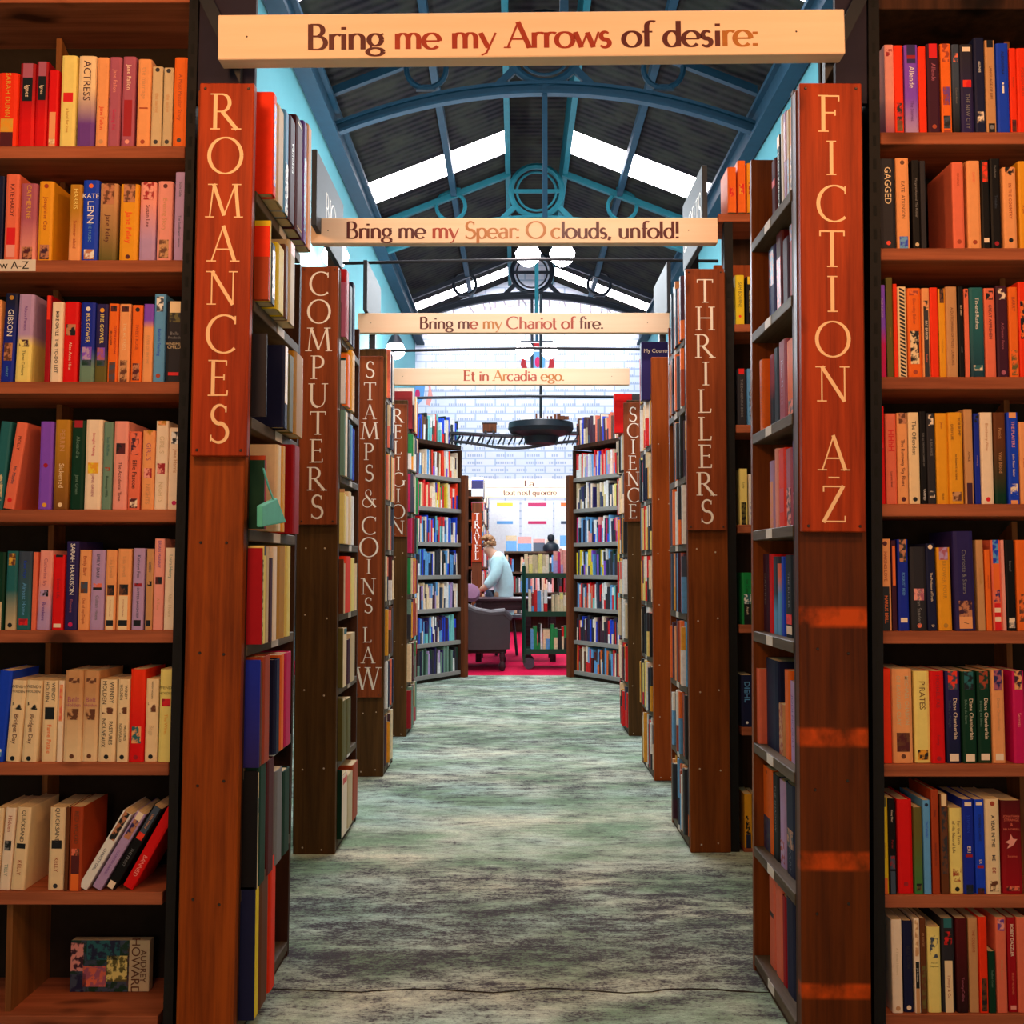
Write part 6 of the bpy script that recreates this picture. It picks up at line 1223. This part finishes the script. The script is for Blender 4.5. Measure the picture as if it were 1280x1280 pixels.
fp = PY(689, 690, Yd - .02); fg = empty('bust', (fp.x, Yd + .06, zt)); tag(fg, 'small black bust standing on the low back bookcase', 'bust')
MB().lathe([(.11, 0), (.12, .05), (.1, .1), (.05, .13), (.03, .15)], n=16).build('shoulders', M['irond'], fg, smooth=True); MB().lathe([(.02, .14), (.045, .16), (.055, .195), (.045, .235), (.01, .25)], n=16).build('head', M['irond'], fg, smooth=True)
M['dispwhite'] = plain('white_display_board', lin((244, 238, 244)), .7)
for u0, u1, ca, cb, w1 in ((621, 641, 'yellow', 'sky', 'yellow'), (660, 683, 'magenta', 'magenta', 'magenta'), (701, 722, 'orange', 'slate', 'orange')):
    Y = 15.9; a, b = PY(u0, 640, Y).x, PY(u1, 640, Y).x; z1, z0 = PY(640, 626, Y).z, PY(640, 660, Y).z; e = empty('display_board', ((a+b)/2, Y, 0)); tag(e, f'tall white display board headed by a {w1} strip behind the low bookcase', 'display board', 'display boards at the back')
    h = (b-a)/2; MB().bbox(-h - .1, h + .1, 0, .03, 0, z1, .003).build('panel', M['dispwhite'], e)
    for c, va, vb in ((ca, 628.5, 633), (cb, 651.5, 655)): kid(e, 'header_strip', MB().box(-h, h, -.004, 0, PY(640, vb, Y).z, PY(640, va, Y).z), c)
# cases continuing beyond the reading corner
def back_unit(side, Y, xin, label, sign=None):
    s = -1 if side == 'L' else 1; e = empty('end_bookcase', (xin, Y, 0)); tag(e, label, 'bookcase', 'bookcases beyond the reading corner')
    MB().bbox(min(0, s*.12), max(0, s*.12), 0, .03, 0, 1.72, .003).build('end_board', M['casefar'], e)
    if sign:
        b = MB().bbox(min(0, s*.12), max(0, s*.12), -.02, 0, 1.02, 1.6, .002).build('sign_board', M['sign'], e); mb = MB(); n = len(sign)
        for i, c in enumerate(sign): glyph(mb, c, s*.06 - G[c][2]*.04, 1.6 - (i + .95) * .56 / n, .08, .085, lambda p, q_: (p, -.021, q_), .13, .06)
        mb.build('lettering', M['letterw'], b)
    MB().box(min(0, s*.3), max(0, s*.3), .72, .74, 0, 1.93).build('far_panel', M['case'], e); MB().box(s*.28, s*.3, .03, .74, 0, 1.93).build('back_panel', M['case'], e)
    for k in range(7):
        z = .12 + .28*k; MB().bbox(min(0, s*.28), max(0, s*.28), .03, .72, z - .025, z, .002).build('shelf', M['casefar'], e)
        A, B = ((xin - .012*s, Y + .05), (xin - .012*s, Y + .7)) if s < 0 else ((xin - .012*s, Y + .7), (xin - .012*s, Y + .05))
        spine_row(A, B, z, .14, PALM, (.17, .24), (.018, .04), int(Y*10) + k + 500*(s > 0), .95)
for i, Y in enumerate((12.35, 13.55, 14.75)):
    xl = (-.395, -.40, -.40)[i]
    back_unit('L', Y, xl, ('orange end bookcase lettered TRAVEL beyond the armchair', 'middle end bookcase of the row behind the TRAVEL board', 'last end bookcase of the row behind the TRAVEL board')[i], 'TRAVEL' if i == 0 else None)
# ------------------------------------------------------------------ overhead model railway
def railway():
    Y = 9.0; z = PY(650, 545, Y).z; xa, xb = PY(562, 545, Y).x, PY(722, 545, Y).x; e = empty('model_railway', ((xa+xb)/2, Y, z)); tag(e, 'black overhead model railway bridge spanning the two angled bookcases', 'model railway'); h = (xb-xa)/2
    n = 24; P = [(-h + 2*h*i/n, 0, .012*math.cos(PI*i/n*2)) for i in range(n+1)]
    MB().strip([(x, -.05, zz) for x, y, zz in P], [(x, -.05, zz+.02) for x, y, zz in P], .1).build('track_bed', M['irond'], e)
    for y in (-.045, .04):
        mb = MB(); mb.strip([(x, y, -.085 + .03*math.cos(i*PI/n*2)) for i, (x, _, zz) in enumerate(P)], [(x, y, -.07 + .03*math.cos(i*PI/n*2)) for i, (x, _, zz) in enumerate(P)], .008)
        for i in range(n): mb.tube([(P[i][0], y+.004, -.075), (P[i+1][0] if i % 2 else P[i][0] + h/n, y+.004, .005)], .005, 5)
        mb.build('trestle', M['irond'], e)
    x0 = PY(676, 545, Y).x - (xa+xb)/2
    MB().lathe([(.0, -.15), (.13, -.13), (.15, -.07), (.265, -.035), (.285, 0), (.28, .05), (.27, .055), (.265, .01), (.0, .0)], (x0, 0, .06), 32).build('turntable', M['irond'], e, smooth=True)
    for i in range(9): 
        q = random.Random(i); MB().bbox(x0 - .05 + .035*i, x0 - .035 + .028*i, -.24, -.22, .11, .11 + q.uniform(.02, .06), .002).build('ornament', M['casefar'], e)
    MB().tube([(x0, 0, .03), (x0, 0, 1.25)], .012, 8).build('hanging_rod', M['irond'], e)
    for x in (-h, h): MB().tube([(x, 0, .02), (x, 0, .09)], .01, 6).build('bracket', M['irond'], e)
    return e, z, (xa+xb)/2
_, zr, xr = railway()
xt = PY(612, 540, 9.0).x; tr = empty('model_railway_carriage', (xt, 9.0, zr + .02)); tag(tr, 'small brown model carriage standing on the overhead railway', 'model carriage')
MB().bbox(-.06, .06, -.04, .04, .012, .085, .004).build('body', M['casefar'], tr); MB().box(-.065, .065, -.045, .045, .085, .093).build('roof', M['irond'], tr)
for x in (-.035, .035):
    for y in (-.042, .042): MB().tube([(x, y-.003, .012), (x, y+.003, .012)], .012, 10).build('wheel', M['irond'], tr)
# ------------------------------------------------------------------ the rest of the books
fb = FAR.build('book', M_VCOL); tag(fb, 'further books filling the shelves down the aisle, the trolley and the back', 'books', None, 'stuff')
# ------------------------------------------------------------------ light
def light(kind, loc, energy, color, size=.2, rot=None, size_y=None):
    l = bpy.data.lights.new('light', kind); l.energy = energy; l.color = color
    if kind == 'AREA':
        l.size = size
        if size_y: l.shape = 'RECTANGLE'; l.size_y = size_y
    else: l.shadow_soft_size = size
    o = bpy.data.objects.new('light', l); C.objects.link(o); o.location = loc
    if rot: o.rotation_euler = rot
    return o
WARM = (1, .47, .17)
light('POINT', (-.70, 1.05, 2.15), 30, WARM, .12); light('POINT', (.84, 1.05, 2.15), 30, WARM, .12)
light('POINT', (-.6, .2, 1.95), 24, (1, .53, .24), .2); light('POINT', (.8, .2, 1.95), 24, (1, .50, .21), .2)  # added fill for the front shelves, no fitting there
light('POINT', (-.5, -.5, .95), 17, (1, .60, .34), .2); light('POINT', (.75, -.5, .95), 17, (1, .56, .28), .2)  # added low fill for the bottom shelves, no lamp stands there
light('POINT', (1.25, 2.95, 2.3), 20, WARM, .1); light('POINT', (-1.2, 2.95, 2.3), 14, WARM, .1)
def spot(y, z, ty, e, c):
    o = light('SPOT', (.06, y, z), e, c, .06); o.data.spot_size = 1.15; o.data.spot_blend = .6
    d = Vector((.03, ty, 2.02)) - o.location; o.rotation_euler = d.to_track_quat('-Z', 'Y').to_euler()
spot(2.35, 2.75, 3.45, 55, (1, .78, .62)); spot(3.6, 2.75, 4.66, 60, (1, .82, .74)); spot(4.75, 2.75, 5.78, 56, (1, .84, .78))
light('POINT', (.05, 2.7, 3.3), 10, (1, .82, .62), .2); light('POINT', (.05, 4.2, 3.4), 34, (1, .9, .78), .2); light('POINT', (.05, 5.6, 3.4), 40, (.96, .96, 1), .2)
light('POINT', (.1, 7.2, 3.2), 130, (.9, .96, 1), .3); light('POINT', (.2, 10.2, 3.3), 160, (.92, .97, 1), .3); light('POINT', (.3, 13.0, 3.3), 160, (.95, .97, 1), .3)  # added lights without fittings, brightening the aisle end and reading corner
light('POINT', (.35, 19.5, 4.0), 260, (.9, .95, 1), .4)  # added light without a fitting, brightening the back wall
w = bpy.data.worlds.new('world'); bpy.context.scene.world = w; w.use_nodes = True
w.node_tree.nodes['Background'].inputs[0].default_value = (.55, .68, 1, 1); w.node_tree.nodes['Background'].inputs[1].default_value = .35
sc = bpy.context.scene; sc.view_settings.view_transform = 'Standard'; sc.view_settings.look = 'None'; sc.view_settings.gamma = 1; sc.view_settings.use_curve_mapping = False; sc.view_settings.exposure = 0

# lettering becomes plain mesh
bpy.context.view_layer.update(); dg = bpy.context.evaluated_depsgraph_get()
for o in [o for o in bpy.data.objects if o.type == 'FONT']:
    me = bpy.data.meshes.new_from_object(o.evaluated_get(dg)); n = bpy.data.objects.new(o.name.split('.')[0] + '_x', me); C.objects.link(n); n.parent = o.parent; n.matrix_local = o.matrix_local.copy(); n.color = o.color
    nm = o.name.split('.')[0]; bpy.data.objects.remove(o); n.name = nm
